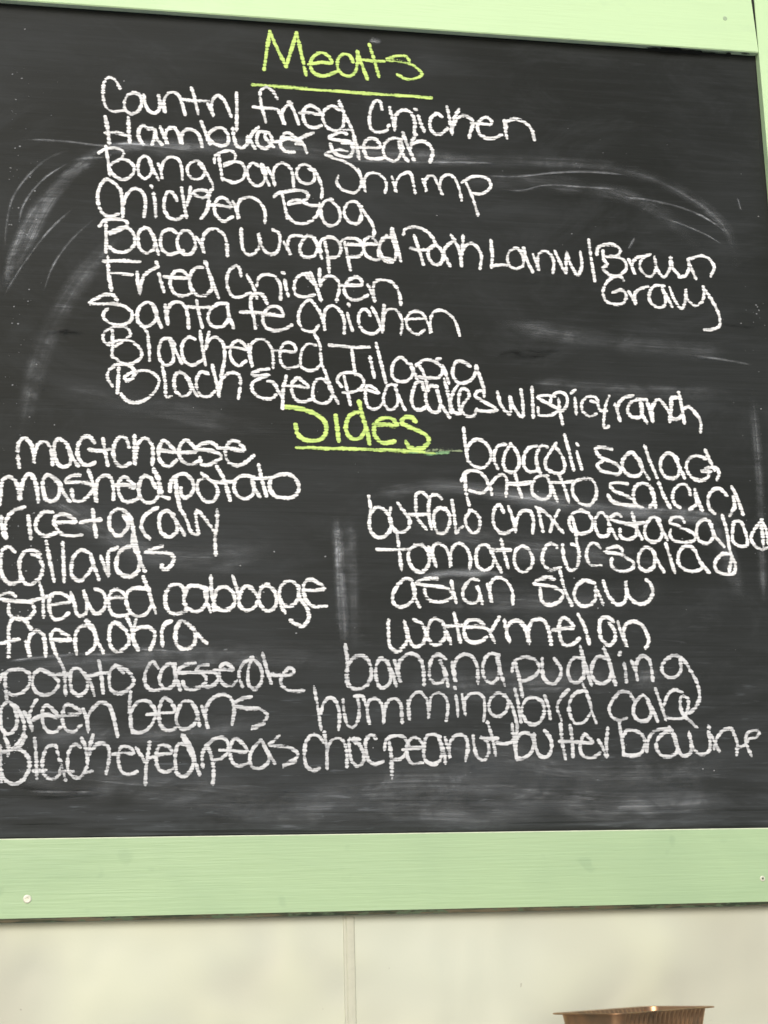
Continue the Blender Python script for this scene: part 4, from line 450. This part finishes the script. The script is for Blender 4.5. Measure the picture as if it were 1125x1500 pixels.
def rail(name, mat, x0, x1, sec, ends, n, seed, mats2=None, axis='x', wob=0.0006, label=None):
    """a plank along x (or z): sec is its cross section; every vertex wanders a little along the length"""
    secs = []
    for i in range(n + 1):
        t = i / n
        s = []
        for j, (a, b) in enumerate(sec):
            w1 = (noise.noise(Vector((t * n * 0.35, j * 3.1, seed))) + 0.5 * noise.noise(Vector((t * n * 1.3, j * 3.1, seed + 5)))) * wob
            w2 = noise.noise(Vector((t * n * 0.35, j * 5.7, seed + 9))) * wob * 0.5
            if b > 0 or a > 5: w1 = w2 = 0
            p = x0 + (x1 - x0) * t
            e0, e1 = ends
            if axis == 'x':
                zz = b + w1
                p = p + e0(zz) * (1 - t) + e1(zz) * t
                s.append((p, a + w2, zz))
            else: s.append((b + w1, a + w2, p))
        secs.append(s)
    bmr = loft(L, secs)
    o = bm_obj(name, bmr, mat, board, label)
    if mats2:
        k = len(sec)
        for idx, mm in mats2: o.data.materials.append(mm)
        mi = {idx: q + 1 for q, (idx, mm) in enumerate(mats2)}
        for fi, f in enumerate(o.data.polygons):
            if fi < k * n and (fi % k) in mi: f.material_index = mi[fi % k]
    return o
Z0 = lambda z: 0.0
D = -0.012
# top rail: underside at z 2.5265; its right end is cut a little out of square
rail('frame_rail', M['paint_top'], -0.62, 0.5118,
     [(0.0, 2.5278), (D + 0.0012, 2.5262), (D, 2.5276), (D, 2.617), (D + 0.001, 2.618), (0.0, 2.618)],
     (Z0, lambda z: -(z - 2.5265) * 0.052), 150, 1.0, [(0, M['lip'])], wob=0.0007, label='pale mint top rail of the frame')
# bottom rail: worn, chamfered lower edge with the paint rubbed off
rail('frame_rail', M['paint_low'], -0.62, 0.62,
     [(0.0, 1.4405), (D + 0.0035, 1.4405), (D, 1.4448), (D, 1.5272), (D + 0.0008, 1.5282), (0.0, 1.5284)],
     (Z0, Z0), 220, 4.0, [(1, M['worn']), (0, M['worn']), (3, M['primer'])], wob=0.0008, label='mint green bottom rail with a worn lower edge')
# stiles
rail('frame_stile', M['paint_side'], 1.5284, 2.70,
     [(0.0, 0.5124), (D + 0.0006, 0.5124), (D, 0.5132), (D, 0.600), (D + 0.0008, 0.6008), (0.0, 0.6008)],
     (Z0, Z0), 120, 7.0, None, 'z', 0.0006)
rail('frame_stile', M['paint_side'], 1.5284, 2.5262,
     [(0.0, -0.585), (D + 0.0006, -0.585), (D, -0.5845), (D, -0.5005), (D + 0.0008, -0.500), (0.0, -0.500)],
     (Z0, Z0), 120, 8.0, None, 'z', 0.0006)
# dark shrinkage seams where the board meets the stile and the rails
def seam(pts, w, name='edge_seam', grow=None):
    bms = bmesh.new(); rows = []
    for i, (x, z) in enumerate(pts):
        dx, dz = (pts[min(i + 1, len(pts) - 1)][0] - pts[max(i - 1, 0)][0], pts[min(i + 1, len(pts) - 1)][1] - pts[max(i - 1, 0)][1])
        l = math.hypot(dx, dz); nx, nz = -dz / l, dx / l
        ww = (grow(z) if grow else w) * (0.75 + 0.5 * noise.noise(Vector((i * 0.7, w * 1e3, 0))))
        rows.append([bms.verts.new(Vector((x + nx * s * ww, y, z + nz * s * ww)) - L) for s, y in ((-1, 0.0), (0, -0.0007), (1, 0.0))])
    for a, b in zip(rows, rows[1:]):
        for j in (0, 1): bms.faces.new((a[j], a[j + 1], b[j + 1], b[j]))
    bm_obj(name, bms, M['gap'], board)
gr = lambda z: 0.0011 + 0.0018 * min(1, max(0, (2.50 - z) / 0.10)) - 0.0008 * min(1, max(0, (2.3 - z) / 0.3))
seam([(0.5124 - gr(1.53 + i * 0.02) + 0.0002 * math.sin(i), 1.529 + i * 0.02) for i in range(51)], 0.0014, 'edge_seam', gr)
# open joint between the top rail and the stile
bmw = box(L, 0.5055, 0.5150, -0.0100, 0.0, 2.5300, 2.70)
bm_obj('open_joint', bmw, M['gap'], board)
seam([(-0.50 + i * 0.02, 1.5296 + 0.0003 * math.sin(i * 1.7)) for i in range(52)], 0.0012)
seam([(-0.50 + i * 0.02, 2.5252 + 0.0004 * math.sin(i * 1.3)) for i in range(51)], 0.0009)

# black board paint slopped over the underside of the top rail, and torn paint beside it
def blot(name, cx, cy, rx, ry, z, mat, seed, n=26):
    b = bmesh.new(); c = b.verts.new(Vector((cx, cy, z - 0.0004)) - L); ring = []
    for i in range(n):
        a = 2 * math.pi * i / n
        r = 1 + 0.45 * noise.noise(Vector((math.cos(a) * 2.2, math.sin(a) * 2.2, seed)))
        ring.append(b.verts.new(Vector((cx + rx * r * math.cos(a), cy + ry * r * math.sin(a), z)) - L))
    for i in range(n): b.faces.new((c, ring[i], ring[(i + 1) % n]))
    bm_obj(name, b, mat, board)
for k, (x, y, rx, ry) in enumerate(((0.375, -0.0045, 0.014, 0.0036), (0.396, -0.0060, 0.018, 0.0046), (0.421, -0.0050, 0.020, 0.0040), (0.447, -0.0030, 0.016, 0.0026), (0.33, -0.0010, 0.02, 0.0012), (0.4725, -0.0050, 0.0035, 0.0042), (0.4665, -0.003, 0.006, 0.0016), (0.495, -0.0088, 0.006, 0.0015))):
    blot('paint_smudge', x, y, rx, ry, 2.5248, M['gap'], k * 2.3)

# screws and nail heads in the frame
def disc(name, x, y, z, r, h, mat, recess=True):
    b = bmesh.new(); L2 = L; n = 16
    prof = [(r, 0.0), (r * 0.96, -h * 0.7), (r * 0.75, -h), (r * 0.42, -h * 0.95), (r * 0.30, -h * 0.25), (0.0001, -h * 0.2)] if recess else [(r, 0.0), (r * 0.8, -h * 0.7), (r * 0.4, -h), (0.0001, -h)]
    rows = [[b.verts.new(Vector((x + rr * math.cos(2 * math.pi * i / n), y + yy, z + rr * math.sin(2 * math.pi * i / n))) - L2) for i in range(n)] for rr, yy in prof]
    for p, q in zip(rows, rows[1:]):
        for i in range(n): b.faces.new((p[i], p[(i + 1) % n], q[(i + 1) % n], q[i]))
    return bm_obj(name, b, mat, board, smooth=False)
disc('screw', -0.3992, D, 1.4647, 0.0045, 0.0012, M['screw'])
disc('screw', 0.4288, D, 1.4707, 0.0032, 0.0010, M['screw'])
blot_ = disc('nail_head', 0.4288, D - 0.0002, 1.4707, 0.0012, 0.0012, M['hole'], False)
disc('nail_head', 0.4692, D, 2.5724, 0.0030, 0.0006, M['nail'], True)
disc('nail_head', -0.30, D, 2.575, 0.0030, 0.0006, M['nail'], True)

# ------------------------------------------------------------------ chalk
def spline(p, step):
    if len(p) == 2: p = [p[0], ((p[0][0] + p[1][0]) / 2, (p[0][1] + p[1][1]) / 2), p[1]]
    q = [(2 * p[0][0] - p[1][0], 2 * p[0][1] - p[1][1])] + p + [(2 * p[-1][0] - p[-2][0], 2 * p[-1][1] - p[-2][1])]
    out = []
    for i in range(1, len(q) - 2):
        a, b, c, d = [Vector(v) for v in q[i - 1:i + 3]]
        l = (c - b).length
        if l < 1e-6: continue
        t0 = 0.0; t1 = t0 + max((b - a).length, 1e-5) ** 0.5; t2 = t1 + l ** 0.5; t3 = t2 + max((d - c).length, 1e-5) ** 0.5
        n = max(2, int(l / step))
        for k in range(n):
            t = t1 + (t2 - t1) * k / n
            A1 = a * ((t1 - t) / (t1 - t0)) + b * ((t - t0) / (t1 - t0))
            A2 = b * ((t2 - t) / (t2 - t1)) + c * ((t - t1) / (t2 - t1))
            A3 = c * ((t3 - t) / (t3 - t2)) + d * ((t - t2) / (t3 - t2))
            B1 = A1 * ((t2 - t) / (t2 - t0)) + A2 * ((t - t0) / (t2 - t0))
            B2 = A2 * ((t3 - t) / (t3 - t1)) + A3 * ((t - t1) / (t3 - t1))
            out.append(B1 * ((t2 - t) / (t2 - t1)) + B2 * ((t - t1) / (t2 - t1)))
    out.append(Vector(p[-1]))
    return out
LAYER = [0]
class Ribbons:
    def __init__(s): s.v = []; s.f = []; s.e = []; s.p = []; s.uv = []
    def add(s, pts, w, press, step=0.0022, base=0.0003, taper=False):
        P = spline(pts, step)
        LAYER[0] += 1
        y0 = -(base + (LAYER[0] % 37) * 1.6e-5)
        n = len(P)
        T = []
        for i in range(n):
            d = P[min(i + 1, n - 1)] - P[max(i - 1, 0)]
            T.append(d.normalized() if d.length > 1e-9 else Vector((1, 0)))
        hw = w / 2
        rows = []                                                       # centre, tangent, half width
        sd_ = LAYER[0] * 1.37
        caps = (-0.97, -0.8, -0.45) if not taper else (-0.9,)
        for c in caps: rows.append((P[0] + T[0] * hw * c * (1.0 if not taper else .2), T[0], hw * math.sqrt(1 - c * c), 0.0 if c < -0.95 or taper else 1.0))
        for i in range(n):
            k = 1 + 0.16 * noise.noise(Vector((i * 0.35, sd_, 0)))
            fade = 1.0
            if taper:
                q = min(1.0, 5.5 * min(i, n - 1 - i) / n); fade = q * q * (3 - 2 * q) * (0.8 + 0.4 * noise.noise(Vector((i * 0.5, sd_, 7))))
                k *= 0.6 + 0.4 * q
            else: k *= 1 + 0.14 * noise.noise(Vector((i * 0.09, sd_, 2)))
            rows.append((P[i], T[i], hw * k, fade))
        for c in reversed(caps): rows.append((P[-1] - T[-1] * hw * c * (1.0 if not taper else .2), T[-1], hw * math.sqrt(1 - c * c), 0.0 if c < -0.95 or taper else 1.0))
        u = 0.0; b0 = len(s.v)
        for i, (c, t, h, e) in enumerate(rows):
            if i: u += (c - rows[i - 1][0]).length
            nn = Vector((-t.y, t.x)); y = y0 - i * 4e-8 * 10
            pr = press * (1 + 0.28 * noise.noise(Vector((i * 0.12, sd_, 4))))
            ef = h / hw if not taper else e
            for j, sg in enumerate((-1, 0, 1)):
                q = c + nn * h * sg
                s.v.append((q.x - L.x, y - L.y - (0.00006 if sg == 0 else 0), q.y - L.z)); s.e.append(0.0 if sg else max(0.0, min(1.0, e * ((0.35 + 0.65 * min(ef, 1)) if not taper else 1.0)))); s.p.append(pr); s.uv.append((u + sd_, sg * h))
            if i:
                a = b0 + 3 * (i - 1); b = b0 + 3 * i
                for j in (0, 1): s.f.append((a + j, b + j, b + j + 1, a + j + 1))
    def build(s, name, mat, label=None, kind=None):
        me = bpy.data.meshes.new(name); me.from_pydata(s.v, [], s.f)
        a = me.attributes.new('edge', 'FLOAT', 'POINT'); a.data.foreach_set('value', s.e)
        a = me.attributes.new('press', 'FLOAT', 'POINT'); a.data.foreach_set('value', s.p)
        uv = me.uv_layers.new(name='UVMap')
        uv.data.foreach_set('uv', [c for lp in me.loops for c in s.uv[lp.vertex_index]])
        o = link_mesh(name, me, mat, board, label)
        if kind: o['kind'] = kind
        return o
def decode(t):
    return [[(float(a) * 1e-4, float(b) * 1e-4 + 1.4) for a, b in (q.split(',') for q in st.split())] for st in t.split('|')]
for line in SMEARS.strip().split('\n'):
    w, s_, p = line.split(';')
    rb = Ribbons(); rb.add(decode(p)[0], float(w) * 1e-4, abs(float(s_)) * 1.9, 0.012, 0.0002, True)
    rb.build(*(('chalk_smear', M['s']) if float(s_) > 0 else ('dark_scuff', M['dark'])))
for line in WRITING.strip().split('\n'):
    nm, c, w, p = line.split(';')
    rb = Ribbons()
    strokes = decode(p)
    zc = sum(q[0][1] for q in strokes) / len(strokes)
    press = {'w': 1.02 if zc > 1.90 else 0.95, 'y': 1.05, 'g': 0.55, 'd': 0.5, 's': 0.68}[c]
    if c == 's':                                      # every eraser streak is a piece of its own
        for st in strokes:
            rb = Ribbons(); rb.add(st, float(w) * 1.9e-3, press, 0.004, 0.0003, True); rb.build('eraser_streak', M['s'])
        continue
    for st in strokes:
        rb.add(st, float(w) * 1e-3 * (1.13 if c != 's' else 1.9), press * (1 if c == 's' else random.uniform(0.86, 1.08)), 0.0022, 0.0003, c == 's')
    if nm == 'underline': rb.build('chalk_underline', M[c], 'yellow green chalk line ruled under a heading')
    elif nm in ('green', 'dull'): rb.build('chalk_underline', M[c], 'faded end of the chalk line')
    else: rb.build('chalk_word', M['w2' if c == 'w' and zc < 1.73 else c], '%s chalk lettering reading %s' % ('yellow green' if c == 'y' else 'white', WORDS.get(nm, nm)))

# crumbs of chalk stuck to the board
v = []; f = []
for k in range(300):
    if k < 150: x = -0.44 + abs(random.gauss(0, 0.02)); z = random.uniform(1.60, 2.45)
    elif k < 210: x = 0.495 - abs(random.gauss(0, 0.02)); z = random.uniform(1.6, 2.2)
    else: x = random.uniform(-0.45, 0.50); z = random.uniform(1.54, 2.50)
    r = random.choice((0.0003, 0.0004, 0.0005, 0.0009)); y = -0.0010; b = len(v); m_ = 6
    a0 = random.random() * 6
    for i in range(m_):
        a = a0 + i * 2 * math.pi / m_; rr = r * random.uniform(0.6, 1.3)
        v.append((x + rr * 1.3 * math.cos(a), y - L.y + 0.0006, z + rr * math.sin(a) - L.z))
    v.append((x, y - L.y, z - L.z))
    for i in range(m_): f.append((b + i, b + (i + 1) % m_, b + m_))
me = bpy.data.meshes.new('chalk_crumbs'); me.from_pydata(v, [], f)
o = link_mesh('chalk_crumbs', me, mat_simple("chalk_crumb", (0.30, 0.31, 0.32), 0.9), board); o['kind'] = 'stuff'

# ------------------------------------------------------------------ shelf and baking pan
Ls = Vector((0.22, -0.12, 1.262))
shelf = thing('steel_shelf', 'narrow steel shelf on the cream wall under the copper pan', 'shelf', Ls)
bm_obj('shelf_top', box(Ls, -0.05, 0.62, -0.26, WY, 1.262, 1.280, 0.002), M['steel'], shelf)
for x in (0.03, 0.52): bm_obj('bracket', box(Ls, x, x + 0.02, -0.2, WY, 1.18, 1.262, 0.002), M['steel'], shelf)

Lp = Vector((0.2315, -0.12, 1.280))
pan = thing('baking_pan', 'copper brown fluted foil baking pan with a flat rim, cut off by the bottom edge', 'pan', Lp)
PA, PB, PR, PH = 0.094, 0.045, 0.016, R(38)
def outline(inset, flute, n=360):
    """rounded rectangle; flutes along the middle of each side"""
    a, b, r = PA - inset, PB - inset, max(PR - inset * 0.5, 0.006)
    segs = []
    per = []
    for (cx_, cy_, a0) in ((a - r, b - r, 0), (-(a - r), b - r, 90), (-(a - r), -(b - r), 180), (a - r, -(b - r), 270)):
        for k in range(9):
            an = R(a0 + k * 90 / 8); per.append((cx_ + r * math.cos(an), cy_ + r * math.sin(an), math.cos(an), math.sin(an), True))
    pts = []
    m_ = len(per)
    for i in range(m_):
        p, q = per[i], per[(i + 1) % m_]
        straight = (i % 9 == 8)
        k = 88 if straight else 2
        for j in range(k):
            t = j / k
            x = p[0] + (q[0] - p[0]) * t; y = p[1] + (q[1] - p[1]) * t
            nx = p[2] + (q[2] - p[2]) * t; ny = p[3] + (q[3] - p[3]) * t
            if straight and flute and i in (8, 26):
                ln = math.hypot(q[0] - p[0], q[1] - p[1]); cnt = round(ln / 0.0082)
                d = flute * (0.5 - 0.5 * math.cos(2 * math.pi * cnt * t)) ** 2.2; x -= nx * d; y -= ny * d
            pts.append((x, y))
    cr, sr = math.cos(-PH), math.sin(-PH)
    # the nearest corner points to the camera: long side runs back to the right
    return [(x * math.cos(PH) - y * math.sin(PH), x * math.sin(PH) + y * math.cos(PH)) for x, y in pts]
def pan_rows(rows):
    b = bmesh.new(); rr = [[b.verts.new((x, y, z)) for x, y in outline(i, fl)] for i, fl, z in rows]
    for p, q in zip(rr, rr[1:]):
        k = len(p)
        for i in range(k): b.faces.new((p[i], p[(i + 1) % k], q[(i + 1) % k], q[i]))
    return b, rr
HZ = 0.0545
b, rr = pan_rows([(0.007, 0, HZ), (0.0078, 0.0008, HZ - 0.003), (0.0095, 0.0042, HZ - 0.012), (0.016, 0.0042, 0.006), (0.019, 0.0, 0.0006),
                  (0.0195, 0.0, 0.0012), (0.0165, 0.0042, 0.0065), (0.0100, 0.0042, HZ - 0.012), (0.0083, 0.0008, HZ - 0.003), (0.0076, 0, HZ - 0.0003)])
bm_obj('pan_body', b, M['copper'], pan, smooth=True)
b, rr = pan_rows([(0.0070, 0, HZ), (0.0005, 0, HZ + 0.0006), (-0.0006, 0, HZ + 0.0002), (-0.0008, 0, HZ - 0.0006), (0.0, 0, HZ - 0.0010), (0.0070, 0, HZ - 0.0006)])
bm_obj('rim', b, M['copper'], pan, smooth=True)
b = bmesh.new(); b.faces.new([b.verts.new((x, y, 0.0008)) for x, y in outline(0.019, 0)])
bm_obj('pan_floor', b, M['copper'], pan)
